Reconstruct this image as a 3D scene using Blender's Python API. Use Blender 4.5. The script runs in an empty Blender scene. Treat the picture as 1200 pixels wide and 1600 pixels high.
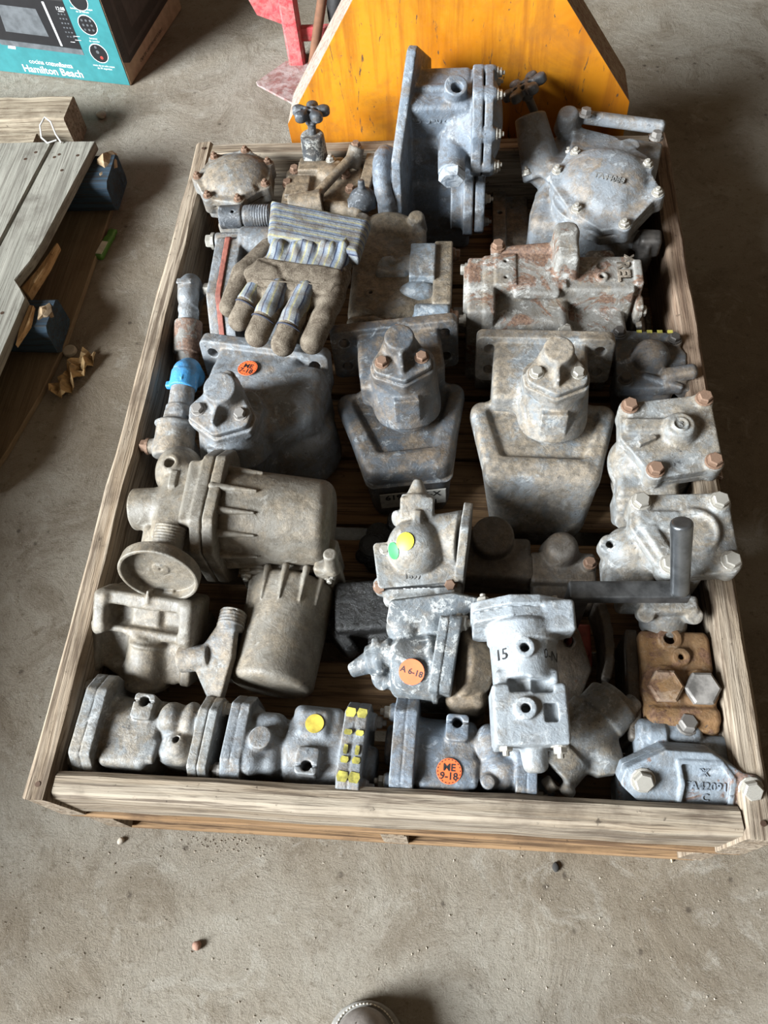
import bpy, bmesh, math, random
import numpy as np
import openvdb
from mathutils import Matrix, Vector, Euler, Quaternion

random.seed(7)
SC = bpy.context.scene
COL = SC.collection
PI = math.pi

# ------------------------------------------------------------------ camera
cam_data = bpy.data.cameras.new('camera')
cam_data.sensor_fit = 'AUTO'
cam_data.sensor_width = 36.0
cam_data.lens = 28.35
cam_data.clip_start = 0.02
cam = bpy.data.objects.new('camera', cam_data)
COL.objects.link(cam)
cam.matrix_world = Matrix((
    (0.99570506, -0.02165981, 0.09001267, 0.08603),
    (0.06245019, 0.87488390, -0.48028964, -0.15919),
    (-0.06834765, 0.48384813, 0.87247899, 1.41569),
    (0, 0, 0, 1)))
SC.camera = cam

# ------------------------------------------------------------------ light
world = bpy.data.worlds.new('shed_air')
SC.world = world
world.use_nodes = True
wb = world.node_tree.nodes['Background']
wb.inputs[0].default_value = (1.0, 0.79, 0.56, 1)
wb.inputs[1].default_value = 0.135

def area(name, loc, target, sx, sy, power, col):
    l = bpy.data.lights.new(name, 'AREA')
    l.shape = 'RECTANGLE'
    l.size, l.size_y, l.energy, l.color = sx, sy, power, col
    o = bpy.data.objects.new(name, l)
    COL.objects.link(o)
    o.location = loc
    o.rotation_euler = (Vector(target) - Vector(loc)).to_track_quat('-Z', 'Y').to_euler()
    return o

# daylight through the open shed door, behind and to the left of the photographer
area('door_daylight', (-8.2, -4.3, 5.0), (0.0, 0.7, 0.2), 4.6, 4.6, 5400, (0.88, 0.95, 1.0))

SC.view_settings.view_transform = 'Standard'
SC.view_settings.look = 'None'
SC.view_settings.gamma = 1
SC.view_settings.use_curve_mapping = False
SC.view_settings.exposure = 0.16

# ------------------------------------------------------------------ tagging helpers
def tag(o, label=None, cat=None, group=None, kind=None):
    if label: o['label'] = label
    if cat: o['category'] = cat
    if group: o['group'] = group
    if kind: o['kind'] = kind
    return o

def thing(name, label, cat, loc=(0, 0, 0), rot=(0, 0, 0), group=None):
    o = bpy.data.objects.new(name, None)
    o.empty_display_size = 0.05
    COL.objects.link(o)
    o.location = loc
    o.rotation_euler = [math.radians(a) for a in rot]
    tag(o, label, cat, group)
    # things built in crate coordinates keep their shapes there: the part is moved back by the base point
    return o

def link(name, me, mat, parent=None, absolute=False):
    o = bpy.data.objects.new(name, me)
    COL.objects.link(o)
    if mat is not None:
        if len(me.materials) == 0: me.materials.append(mat)
    if parent is not None:
        o.parent = parent
    return o

def obj(name, bm, mat, parent=None, smooth=False, angle=None):
    me = bpy.data.meshes.new(name)
    bm.normal_update()
    bm.to_mesh(me)
    bm.free()
    if smooth:
        me.polygons.foreach_set('use_smooth', [True] * len(me.polygons))
        if angle: me.set_sharp_from_angle(angle=math.radians(angle))
    return link(name, me, mat, parent)

# ------------------------------------------------------------------ cast bodies (signed distance fields meshed once)
def rotm(r):
    return np.array(Euler([math.radians(a) for a in r], 'XYZ').to_matrix(), dtype=np.float32)

class Body:
    """Castings: solids joined with small fillets, as poured iron is."""
    def __init__(self, vox=0.0024, k=0.006, off=(0, 0, 0)):
        self.vox, self.k, self.ops = vox * 0.72, k * 0.8, []
        self.off = np.array(off, dtype=np.float32)
    def _push(self, fn, c, R, ext, sub, k):
        c = np.array(c, dtype=np.float32) - self.off
        e = np.abs(R) @ np.array(ext, dtype=np.float32)
        self.ops.append((fn, c, R, c - e, c + e, sub, self.k if k is None else k))
        return self
    def box(self, c, s, r=0.004, rot=(0, 0, 0), taper=(1, 1), sub=False, k=None):
        h = np.array(s, dtype=np.float32) / 2
        r = min(r, float(h.min()) * 0.98)
        tx, ty = taper
        def fn(x, y, z):
            f = (z / h[2] + 1) * 0.5
            sx = 1 + (tx - 1) * f if tx != 1 else 1
            sy = 1 + (ty - 1) * f if ty != 1 else 1
            qx = np.abs(x) - h[0] * sx + r
            qy = np.abs(y) - h[1] * sy + r
            qz = np.abs(z) - h[2] + r
            return (np.sqrt(np.maximum(qx, 0) ** 2 + np.maximum(qy, 0) ** 2 + np.maximum(qz, 0) ** 2)
                    + np.minimum(np.maximum(qx, np.maximum(qy, qz)), 0) - r)
        m = max(1, tx), max(1, ty)
        return self._push(fn, c, rotm(rot), (h[0] * m[0], h[1] * m[1], h[2]), sub, k)
    def cyl(self, p0, p1, r0, r1=None, r=0.003, sub=False, k=None):
        r1 = r0 if r1 is None else r1
        a, b = Vector(p0), Vector(p1)
        L = (b - a).length
        R = np.array((b - a).to_track_quat('Z', 'Y').to_matrix(), dtype=np.float32)
        rr = min(r, min(r0, r1) * 0.6 if min(r0, r1) > 0.002 else 0.0005, L * 0.45)
        def fn(x, y, z):
            rad = r0 + (r1 - r0) * np.clip(z / L + 0.5, 0, 1)
            qx = np.sqrt(x * x + y * y) - rad + rr
            qz = np.abs(z) - L / 2 + rr
            return np.sqrt(np.maximum(qx, 0) ** 2 + np.maximum(qz, 0) ** 2) + np.minimum(np.maximum(qx, qz), 0) - rr
        m = max(r0, r1)
        return self._push(fn, (a + b) / 2, R, (m, m, L / 2), sub, k)
    def poly(self, pts, h, c, rot=(0, 0, 0), cr=0.0, r=0.003, taper=1.0, sub=False, k=None):
        P = np.array(pts, dtype=np.float32)
        r = min(r, h * 0.45)
        def fn(x, y, z):
            if taper != 1:
                s = 1 + (taper - 1) * (z / h + 0.5)
                x, y = x / s, y / s
            d = np.full(x.shape, 1e9, dtype=np.float32)
            sg = np.ones(x.shape, dtype=np.float32)
            n = len(P)
            for i in range(n):
                ax, ay = P[i]; bx, by = P[i - 1]
                ex, ey = bx - ax, by - ay
                wx, wy = x - ax, y - ay
                t = np.clip((wx * ex + wy * ey) / (ex * ex + ey * ey), 0, 1)
                d = np.minimum(d, (wx - ex * t) ** 2 + (wy - ey * t) ** 2)
                c1 = y >= ay; c2 = y < by; c3 = ex * wy > ey * wx
                fl = (c1 & c2 & c3) | (~c1 & ~c2 & ~c3)
                sg = np.where(fl, -sg, sg)
            d2 = sg * np.sqrt(d) - cr + r
            qz = np.abs(z) - h / 2 + r
            return np.sqrt(np.maximum(d2, 0) ** 2 + np.maximum(qz, 0) ** 2) + np.minimum(np.maximum(d2, qz), 0) - r
        m = np.abs(P).max(axis=0) * max(1, taper) + cr
        return self._push(fn, c, rotm(rot), (m[0], m[1], h / 2), sub, k)
    def ell(self, c, rad, rot=(0, 0, 0), sub=False, k=None):
        a = np.array(rad, dtype=np.float32)
        def fn(x, y, z):
            k0 = np.sqrt((x / a[0]) ** 2 + (y / a[1]) ** 2 + (z / a[2]) ** 2)
            k1 = np.sqrt((x / a[0] ** 2) ** 2 + (y / a[1] ** 2) ** 2 + (z / a[2] ** 2) ** 2)
            return k0 * (k0 - 1) / np.maximum(k1, 1e-6)
        return self._push(fn, c, rotm(rot), a, sub, k)
    def tor(self, c, R, r, rot=(0, 0, 0), sub=False, k=None):
        def fn(x, y, z):
            return np.sqrt((np.sqrt(x * x + y * y) - R) ** 2 + z * z) - r
        return self._push(fn, c, rotm(rot), (R + r, R + r, r), sub, k)
    def path(self, pts, rad, sub=False, k=None, flat=1.0):
        P = [Vector(p) for p in pts]
        rs = rad if isinstance(rad, (list, tuple)) else [rad] * len(P)
        for i in range(len(P) - 1):
            a, b = P[i], P[i + 1]
            L = max((b - a).length, 1e-5)
            R = np.array((b - a).to_track_quat('Z', 'Y').to_matrix(), dtype=np.float32)
            ra, rb = rs[i], rs[i + 1]
            def fn(x, y, z, L=L, ra=ra, rb=rb):
                t = np.clip(z / L + 0.5, 0, 1)
                return np.sqrt(x * x + y * y + (z - (t - 0.5) * L) ** 2) - (ra + (rb - ra) * t)
            m = max(ra, rb)
            self._push(fn, (a + b) / 2, R, (m, m, L / 2 + m), sub, self.k if k is None else k)
        return self
    def port(self, p, d, ro, ri, h=0.012, depth=0.03, k=None):
        """a boss with a real hole in it, opening along d"""
        p, d = Vector(p), Vector(d).normalized()
        self.cyl(p - d * 0.01, p + d * h, ro, r=0.002, k=k)
        self.cyl(p + d * (h - depth), p + d * (h + 0.01), ri, r=0.0005, sub=True, k=0.001)
        return self
    def hole(self, p, d, ri, depth=0.04):
        p, d = Vector(p), Vector(d).normalized()
        self.cyl(p - d * depth, p + d * 0.02, ri, r=0.0005, sub=True, k=0.001)
        return self
    def mesh(self, name, adapt=0.012):
        v = self.vox
        lo = np.min([o[3] for o in self.ops if not o[5]], axis=0) - 4 * v
        hi = np.max([o[4] for o in self.ops if not o[5]], axis=0) + 4 * v
        n = np.ceil((hi - lo) / v).astype(int) + 1
        D = np.full(tuple(n), 0.05, dtype=np.float32)
        ax = [lo[i] + v * np.arange(n[i], dtype=np.float32) for i in range(3)]
        for fn, c, R, a, b, sub, k in self.ops:
            m = k + 3 * v
            i0 = np.clip(np.floor((a - m - lo) / v).astype(int), 0, n)
            i1 = np.clip(np.ceil((b + m - lo) / v).astype(int) + 1, 0, n)
            if np.any(i1 - i0 < 1): continue
            sl = tuple(slice(i0[j], i1[j]) for j in range(3))
            x = (ax[0][sl[0]] - c[0])[:, None, None]
            y = (ax[1][sl[1]] - c[1])[None, :, None]
            z = (ax[2][sl[2]] - c[2])[None, None, :]
            X = R[0, 0] * x + R[1, 0] * y + R[2, 0] * z
            Y = R[0, 1] * x + R[1, 1] * y + R[2, 1] * z
            Z = R[0, 2] * x + R[1, 2] * y + R[2, 2] * z
            d = fn(X, Y, Z).astype(np.float32)
            A = D[sl]
            if sub:
                d = -d
                h = np.clip(k - np.abs(A - d), 0, None)
                D[sl] = np.maximum(A, d) + h * h / (4 * max(k, 1e-6))
            else:
                h = np.clip(k - np.abs(A - d), 0, None)
                D[sl] = np.minimum(A, d) - h * h / (4 * max(k, 1e-6))
        g = openvdb.FloatGrid()
        g.background = 3.0
        g.copyFromArray(np.clip(D / v, -3, 3))
        pts, tri, quad = g.convertToPolygons(isovalue=0.0, adaptivity=adapt)
        pts = pts * v + lo
        me = bpy.data.meshes.new(name)
        nt, nq = len(tri), len(quad)
        me.vertices.add(len(pts))
        me.vertices.foreach_set('co', pts.astype(np.float32).ravel())
        loops = np.concatenate([tri[:, ::-1].ravel(), quad[:, ::-1].ravel()]).astype(np.int32)
        me.loops.add(len(loops))
        me.loops.foreach_set('vertex_index', loops)
        me.polygons.add(nt + nq)
        me.polygons.foreach_set('loop_start', np.concatenate([np.arange(nt) * 3, nt * 3 + np.arange(nq) * 4]).astype(np.int32))
        me.update(calc_edges=True)
        me.validate()
        me.polygons.foreach_set('use_smooth', [True] * len(me.polygons))
        # orientation: flip when the enclosed volume comes out negative
        co = pts; q = quad if nq else None
        vol = 0.0
        if nt:
            a, b, c = co[tri[:, 2]], co[tri[:, 1]], co[tri[:, 0]]
            vol += np.einsum('ij,ij->i', a, np.cross(b, c)).sum()
        if nq:
            a, b, c, d = co[quad[:, 3]], co[quad[:, 2]], co[quad[:, 1]], co[quad[:, 0]]
            vol += np.einsum('ij,ij->i', a, np.cross(b, c)).sum() + np.einsum('ij,ij->i', a, np.cross(c, d)).sum()
        if vol < 0: me.flip_normals()
        return me
    def make(self, name, mat, parent=None, adapt=0.012):
        return link(name, self.mesh(name, adapt), mat, parent)

def ngon(n, r, a0=0.0, sx=1.0, sy=1.0):
    return [(sx * r * math.cos(a0 + 2 * PI * i / n), sy * r * math.sin(a0 + 2 * PI * i / n)) for i in range(n)]

# ------------------------------------------------------------------ materials
class NT:
    def __init__(self, name):
        self.m = bpy.data.materials.new(name)
        self.m.use_nodes = True
        self.t = self.m.node_tree
        self.b = self.t.nodes['Principled BSDF']
    def n(self, t, **kw):
        nd = self.t.nodes.new(t)
        for k, v in kw.items(): setattr(nd, k, v)
        return nd
    def l(self, a, b): self.t.links.new(a, b)
    def coords(self, scale=(1, 1, 1), rnd=True):
        tc = self.n('ShaderNodeTexCoord')
        src = tc.outputs['Object']
        if rnd:
            oi = self.n('ShaderNodeObjectInfo')
            va = self.n('ShaderNodeVectorMath', operation='ADD')
            mu = self.n('ShaderNodeMath', operation='MULTIPLY'); mu.inputs[1].default_value = 37.0
            self.l(oi.outputs['Random'], mu.inputs[0])
            self.l(src, va.inputs[0]); self.l(mu.outputs[0], va.inputs[1])
            src = va.outputs[0]
        if scale != (1, 1, 1):
            mp = self.n('ShaderNodeMapping'); mp.inputs['Scale'].default_value = scale
            self.l(src, mp.inputs['Vector']); src = mp.outputs[0]
        return src
    def noise(self, co, scale, detail=5, rough=0.55, dist=0.0):
        nd = self.n('ShaderNodeTexNoise')
        nd.inputs['Scale'].default_value = scale; nd.inputs['Detail'].default_value = detail
        nd.inputs['Roughness'].default_value = rough; nd.inputs['Distortion'].default_value = dist
        self.l(co, nd.inputs['Vector'])
        return nd.outputs['Fac']
    def ramp(self, f, a, b, lo=0.0, hi=1.0):
        nd = self.n('ShaderNodeMapRange'); nd.interpolation_type = 'SMOOTHSTEP'
        nd.inputs['From Min'].default_value = a; nd.inputs['From Max'].default_value = b
        nd.inputs['To Min'].default_value = lo; nd.inputs['To Max'].default_value = hi
        self.l(f, nd.inputs['Value'])
        return nd.outputs[0]
    def math(self, op, a, b=None):
        nd = self.n('ShaderNodeMath', operation=op)
        for i, x in enumerate((a, b)):
            if x is None: continue
            if isinstance(x, (int, float)): nd.inputs[i].default_value = x
            else: self.l(x, nd.inputs[i])
        return nd.outputs[0]
    def mix(self, f, a, b):
        nd = self.n('ShaderNodeMix'); nd.data_type = 'RGBA'
        for sock, x in ((nd.inputs[0], f), (nd.inputs[6], a), (nd.inputs[7], b)):
            if isinstance(x, (int, float)): sock.default_value = x
            elif isinstance(x, tuple): sock.default_value = (*x, 1) if len(x) == 3 else x
            else: self.l(x, sock)
        return nd.outputs[2]
    def bump(self, h, strength, dist=0.002, prev=None):
        nd = self.n('ShaderNodeBump')
        nd.inputs['Strength'].default_value = strength; nd.inputs['Distance'].default_value = dist
        self.l(h, nd.inputs['Height'])
        if prev is not None: self.l(prev, nd.inputs['Normal'])
        return nd.outputs[0]
    def done(self, col, rough, normal=None, metal=0.0, spec=0.5):
        for s, x in (('Base Color', col), ('Roughness', rough), ('Metallic', metal)):
            if isinstance(x, (int, float)): self.b.inputs[s].default_value = x
            elif isinstance(x, tuple): self.b.inputs[s].default_value = (*x, 1)
            else: self.l(x, self.b.inputs[s])
        self.b.inputs['Specular IOR Level'].default_value = spec
        if normal is not None: self.l(normal, self.b.inputs['Normal'])
        return self.m

def plain(name, col, rough=0.6, metal=0.0, var=0.12, bump=0.0):
    t = NT(name); co = t.coords()
    n = t.noise(co, 40, 6, 0.6)
    d = tuple(c * (1 - var * 2) for c in col); e = tuple(min(1, c * (1 + var)) for c in col)
    nm = t.bump(t.noise(co, 300, 3), bump, 0.001) if bump else None
    return t.done(t.mix(t.ramp(n, 0.3, 0.7), d, e), rough, nm, metal)

def paint(name, c1, c2, dust=0.5, dustc=(0.20, 0.155, 0.11), chips=0.3, chipc=(0.50, 0.51, 0.52), rust=0.0,
          rough=0.55, edge=0.5, dark=0.25, darkc=(0.035, 0.035, 0.037), bump=0.5):
    """old enamel on cast iron: two faded tones, caked dust, chipped edges, grease spots, rust"""
    t = NT(name); co = t.coords()
    big = t.noise(co, 9, 6, 0.62, 0.4)
    mid = t.noise(co, 42, 8, 0.68, 0.5)
    fine = t.noise(co, 210, 6, 0.7)
    geo = t.n('ShaderNodeNewGeometry')
    sep = t.n('ShaderNodeSeparateXYZ'); t.l(geo.outputs['Normal'], sep.inputs[0])
    col = t.mix(t.ramp(big, 0.36, 0.64), c1, c2)
    # grimy film, blotchy
    col = t.mix(t.math('MULTIPLY', t.ramp(t.noise(co, 31, 9, 0.75, 0.9), 0.46, 0.60), 0.32 + 0.38 * dust), col, tuple(0.42 * a for a in dustc))
    col = t.mix(t.math('MULTIPLY', t.ramp(t.noise(co, 23, 10, 0.78, 1.2), 0.55, 0.66), 0.25 + 0.2 * chips), col, chipc)
    # pale abraded patches
    if chips:
        f = t.math('MULTIPLY', t.ramp(mid, 0.615 - 0.09 * chips, 0.65 - 0.085 * chips), t.ramp(fine, 0.36, 0.56))
        col = t.mix(t.math('MULTIPLY', f, 0.35 + min(0.5, 0.35 * chips)), col, chipc)
    # dust lies mostly on faces that look up, uneven
    if dust:
        up = t.ramp(sep.outputs['Z'], -0.3, 0.9, 0.45, 1.0)
        n2 = t.noise(co, 17, 10, 0.72, 0.3)
        f = t.math('MULTIPLY', up, t.ramp(n2, 0.60 - 0.30 * dust, 0.72 - 0.24 * dust))
        dc = t.mix(t.ramp(t.noise(co, 75, 8, 0.75), 0.36, 0.64), tuple(0.55 * a for a in dustc), tuple(1.4 * a for a in dustc))
        col = t.mix(t.math('MULTIPLY', f, 0.35 + 0.55 * dust), col, dc)
    if rust:
        n3 = t.noise(co, 16, 9, 0.70, 0.8)
        f = t.ramp(n3, 0.66 - 0.2 * rust, 0.70 - 0.18 * rust)
        rc = t.mix(t.ramp(fine, 0.35, 0.65), (0.075, 0.034, 0.02), (0.20, 0.105, 0.06))
        col = t.mix(t.math('MULTIPLY', f, 0.85), col, rc)
    if dark:
        n4 = t.noise(co, 70, 8, 0.75)
        f = t.ramp(n4, 0.635 - 0.05 * dark, 0.675 - 0.04 * dark)
        col = t.mix(t.math('MULTIPLY', f, 0.8), col, darkc)
    # pepper of grit
    col = t.mix(t.ramp(fine, 0.60, 0.72, 0, 0.45), col, chipc)
    col = t.mix(t.ramp(fine, 0.40, 0.28, 0, 0.55), col, (0.05, 0.04, 0.032))
    if edge:
        e = t.ramp(geo.outputs['Pointiness'], 0.52, 0.575)
        e = t.math('MULTIPLY', e, t.ramp(mid, 0.40, 0.58))
        col = t.mix(t.math('MULTIPLY', e, edge), col, chipc)
    nm = t.bump(fine, 0.9 * bump, 0.002)
    nm = t.bump(mid, 1.0 * bump, 0.0045, nm)
    rg = t.ramp(mid, 0.3, 0.7, rough - 0.12, rough + 0.2)
    return t.done(col, rg, nm)

def wood(name, axis, c1, c2, c3, grain=1.0, paintc=None, paintf=0.5, rough=0.85):
    """weathered timber, grain running along the given axis (0 x, 1 y, 2 z)"""
    t = NT(name)
    s = [26.0, 26.0, 26.0]; s[axis] = 1.3
    co = t.coords(tuple(s)); raw = t.coords()
    g1 = t.noise(co, 1.0, 7, 0.65, 1.2)
    s2 = [150.0, 150.0, 150.0]; s2[axis] = 4.0
    g2 = t.noise(t.coords(tuple(s2)), 1.0, 4, 0.7, 0.4)
    st = t.noise(raw, 9, 6, 0.6)
    col = t.mix(t.ramp(g1, 0.32, 0.68), c1, c2)
    col = t.mix(t.math('MULTIPLY', t.ramp(g2, 0.47, 0.62), min(1.0, 0.85 * grain)), col, c3)
    col = t.mix(t.math('MULTIPLY', t.ramp(st, 0.50, 0.68), 0.6), col, c3)
    col = t.mix(t.math('MULTIPLY', t.ramp(t.noise(raw, 60, 6, 0.7), 0.62, 0.70), 0.7 * grain), col, tuple(0.45 * a for a in c3))
    col = t.mix(t.math('MULTIPLY', t.ramp(t.noise(co, 1.7, 5, 0.6), 0.56, 0.72), 0.45), col, tuple(min(0.6, 1.35 * a) for a in c2))
    if paintc:
        col = t.mix(t.math('MULTIPLY', t.ramp(t.noise(co, 0.8, 8, 0.7), 0.62 - 0.3 * paintf, 0.72 - 0.3 * paintf), 0.85), col, paintc)
    nm = t.bump(g2, 0.8 * grain, 0.003)
    nm = t.bump(g1, 0.6 * grain, 0.005, nm)
    return t.done(col, rough, nm, spec=0.25)

# ------------------------------------------------------------------ small shared pieces
def prism_mesh(name, n, r, h, chamfer=0.15, r2=None):
    bm = bmesh.new()
    prof = [(r, 0), (r, h * (1 - chamfer)), (r * 0.86 if r2 is None else r2, h)]
    rings = []
    for rad, z in prof:
        rings.append([bm.verts.new((rad * math.cos(2 * PI * i / n), rad * math.sin(2 * PI * i / n), z)) for i in range(n)])
    for a, b in zip(rings, rings[1:]):
        for i in range(n): bm.faces.new((a[i], a[(i + 1) % n], b[(i + 1) % n], b[i]))
    bm.faces.new(rings[0][::-1]); bm.faces.new(rings[-1])
    me = bpy.data.meshes.new(name); bm.to_mesh(me); bm.free()
    return me

def bolt_mesh(name, stud):
    """hex head on a round washer, or a hex nut with a stud through it"""
    bm = bmesh.new()
    def add(n, prof, a0=0.0):
        rings = []
        for rad, z in prof:
            rings.append([bm.verts.new((rad * math.cos(a0 + 2 * PI * i / n), rad * math.sin(a0 + 2 * PI * i / n), z)) for i in range(n)])
        for a, b in zip(rings, rings[1:]):
            for i in range(n): bm.faces.new((a[i], a[(i + 1) % n], b[(i + 1) % n], b[i]))
        bm.faces.new(rings[0][::-1]); bm.faces.new(rings[-1])
    add(14, [(1.25, -0.3), (1.25, 0.12), (1.15, 0.18)])
    add(6, [(1.0, 0.15), (1.0, 0.85), (0.84, 1.02)])
    if stud: add(10, [(0.5, 0.9), (0.5, 1.5), (0.4, 1.62)])
    me = bpy.data.meshes.new(name); bm.to_mesh(me); bm.free()
    return me

BOLT_HEX = {}
def bolt(parent, p, d=(0, 0, 1), r=0.0085, mat=None, stud=False, spin=None, off=(0, 0, 0), label=None):
    key = (stud, mat.name)
    if key not in BOLT_HEX:
        me = bolt_mesh('bolt', stud); me.materials.append(mat); BOLT_HEX[key] = me
    o = bpy.data.objects.new('bolt', BOLT_HEX[key])
    COL.objects.link(o)
    o.parent = parent
    o.location = Vector(p) - Vector(off)
    q = Vector(d).normalized().to_track_quat('Z', 'Y')
    o.rotation_mode = 'QUATERNION'
    o.rotation_quaternion = q @ Quaternion((0, 0, 1), random.uniform(0, 1) if spin is None else spin)
    o.scale = (r, r, r)
    if label: o['label'] = label
    return o

def frame_from(normal, up=(0, 1, 0)):
    """matrix whose z is the normal and whose y is as near to `up` as possible"""
    z = Vector(normal).normalized(); u = Vector(up)
    x = u.cross(z).normalized(); y = z.cross(x)
    return Matrix((x, y, z)).transposed()

def text_obj(name, body, size, mat, parent, p, normal, up=(0, 1, 0), extrude=0.0006, bold=0.0, align='CENTER', spacing=1.0, sx=1.0, off=(0, 0, 0)):
    cu = bpy.data.curves.new('lettering', 'FONT')
    cu.body = body; cu.size = size; cu.extrude = extrude; cu.offset = bold
    cu.align_x = align; cu.align_y = 'CENTER'; cu.space_character = spacing; cu.resolution_u = 2
    tmp = bpy.data.objects.new('lettering_source', cu)
    COL.objects.link(tmp)
    dg = bpy.context.evaluated_depsgraph_get(); dg.update()
    me = bpy.data.meshes.new_from_object(tmp.evaluated_get(dg))
    bpy.data.objects.remove(tmp); bpy.data.curves.remove(cu)
    me.name = name
    for v in me.vertices: v.co.x *= sx
    me.materials.clear()
    o = link(name, me, mat, parent)
    M = frame_from(normal, up).to_4x4()
    M.translation = Vector(p) - Vector(off)
    o.matrix_local = M
    return o

def disc(name, p, normal, r, mat, parent, h=0.0008, n=28, up=(0, 1, 0), off=(0, 0, 0)):
    me = prism_mesh(name, n, r, h, 0.2, r * 0.99)
    o = link(name, me, mat, parent)
    M = frame_from(normal, up).to_4x4(); M.translation = Vector(p) - Vector(off)
    o.matrix_local = M
    return o

def plank(name, lo, hi, mat, parent=None, seg=8, wob=0.0015, bev=0.003, seed=0, axis=None, off=(0, 0, 0), shear=0.0):
    """a sawn board: box cut along its length, worn corners, slightly uneven edges"""
    rnd = random.Random(seed)
    lo, hi = Vector(lo) - Vector(off), Vector(hi) - Vector(off)
    d = hi - lo
    a = max(range(3), key=lambda i: d[i]) if axis is None else axis
    u, v = [i for i in range(3) if i != a]
    bm = bmesh.new(); rings = []
    b = min(bev, d[u] * 0.3, d[v] * 0.3)
    for s in range(seg + 1):
        f = s / seg
        base = [(lo[u] + b, lo[v]), (hi[u] - b, lo[v]), (hi[u], lo[v] + b), (hi[u], hi[v] - b), (hi[u] - b, hi[v]), (lo[u] + b, hi[v]), (lo[u], hi[v] - b), (lo[u], lo[v] + b)]
        ring = []
        ju, jv = rnd.uniform(-wob, wob), rnd.uniform(-wob, wob)
        for pu, pv in base:
            co = [0, 0, 0]
            co[a] = lo[a] + d[a] * f
            co[u] = pu + ju + rnd.uniform(-wob, wob) * 0.5
            co[v] = pv + jv + rnd.uniform(-wob, wob) * 0.5
            if s in (0, seg): co[a] += rnd.uniform(-wob, wob)
            ring.append(bm.verts.new(co))
        rings.append(ring)
    for r0, r1 in zip(rings, rings[1:]):
        for i in range(8): bm.faces.new((r0[i], r0[(i + 1) % 8], r1[(i + 1) % 8], r1[i]))
    bm.faces.new(rings[0][::-1]); bm.faces.new(rings[-1])
    bmesh.ops.recalc_face_normals(bm, faces=bm.faces)
    return obj(name, bm, mat, parent)

def slab(name, pts, z0, z1, mat, parent=None, bev=0.0, off=(0, 0, 0)):
    """a flat board of any outline between two heights"""
    bm = bmesh.new()
    a = [bm.verts.new((x - off[0], y - off[1], z0 - off[2])) for x, y in pts]
    b = [bm.verts.new((x - off[0], y - off[1], z1 - off[2])) for x, y in pts]
    n = len(pts)
    for i in range(n): bm.faces.new((a[i], a[(i + 1) % n], b[(i + 1) % n], b[i]))
    bm.faces.new(a[::-1]); bm.faces.new(b)
    bmesh.ops.recalc_face_normals(bm, faces=bm.faces)
    if bev: bmesh.ops.bevel(bm, geom=list(bm.edges), offset=bev, segments=1, affect='EDGES')
    return obj(name, bm, mat, parent)

def tube(name, pts, r, mat, parent=None, n=8, closed=False, off=(0, 0, 0)):
    P = [Vector(p) - Vector(off) for p in pts]
    bm = bmesh.new(); rings = []
    up = Vector((0.13, 0.27, 0.95))
    for i, p in enumerate(P):
        if closed: t = P[(i + 1) % len(P)] - P[i - 1]
        else: t = P[min(i + 1, len(P) - 1)] - P[max(i - 1, 0)]
        t.normalize(); x = up.cross(t).normalized(); y = t.cross(x)
        rings.append([bm.verts.new(p + x * r * math.cos(2 * PI * k / n) + y * r * math.sin(2 * PI * k / n)) for k in range(n)])
    m = len(rings)
    for i in range(m if closed else m - 1):
        a, b = rings[i], rings[(i + 1) % m]
        for k in range(n): bm.faces.new((a[k], a[(k + 1) % n], b[(k + 1) % n], b[k]))
    if not closed: bm.faces.new(rings[0][::-1]); bm.faces.new(rings[-1])
    bmesh.ops.recalc_face_normals(bm, faces=bm.faces)
    return obj(name, bm, mat, parent, smooth=True, angle=50)

# ================================================================== materials of the setting
def concrete_mat():
    t = NT('concrete_floor'); co = t.coords(rnd=False)
    big = t.noise(co, 1.5, 6, 0.62, 0.5); mid = t.noise(co, 6, 9, 0.7, 0.8)
    fine = t.noise(co, 55, 9, 0.75); grit = t.noise(co, 330, 5, 0.75)
    col = t.mix(t.ramp(big, 0.35, 0.65), (0.225, 0.182, 0.132), (0.32, 0.285, 0.232))
    col = t.mix(t.ramp(mid, 0.45, 0.66, 0, 0.62), col, (0.155, 0.118, 0.080))
    col = t.mix(t.ramp(t.noise(co, 11, 9, 0.75, 1.5), 0.53, 0.64, 0, 0.55), col, (0.36, 0.325, 0.27))
    col = t.mix(t.ramp(fine, 0.53, 0.68, 0, 0.65), col, (0.12, 0.088, 0.058))
    col = t.mix(t.ramp(grit, 0.56, 0.70, 0, 0.7), col, (0.43, 0.39, 0.33))
    col = t.mix(t.ramp(grit, 0.43, 0.30, 0, 0.75), col, (0.085, 0.062, 0.042))
    # dark worn spots and smears
    vo = t.n('ShaderNodeTexVoronoi'); vo.inputs['Scale'].default_value = 24; t.l(co, vo.inputs['Vector'])
    sp = t.math('MULTIPLY', t.ramp(vo.outputs['Distance'], 0.17, 0.05), t.ramp(mid, 0.50, 0.57))
    col = t.mix(t.math('MULTIPLY', sp, 0.7), col, (0.05, 0.036, 0.026))
    sm = t.ramp(t.noise(co, 4.2, 10, 0.74, 2.5), 0.60, 0.66)
    col = t.mix(t.math('MULTIPLY', sm, 0.35), col, (0.12, 0.085, 0.055))
    nm = t.bump(grit, 0.8, 0.0035); nm = t.bump(fine, 0.7, 0.006, nm); nm = t.bump(mid, 0.5, 0.018, nm)
    return t.done(col, 0.9, nm, spec=0.22)

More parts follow.
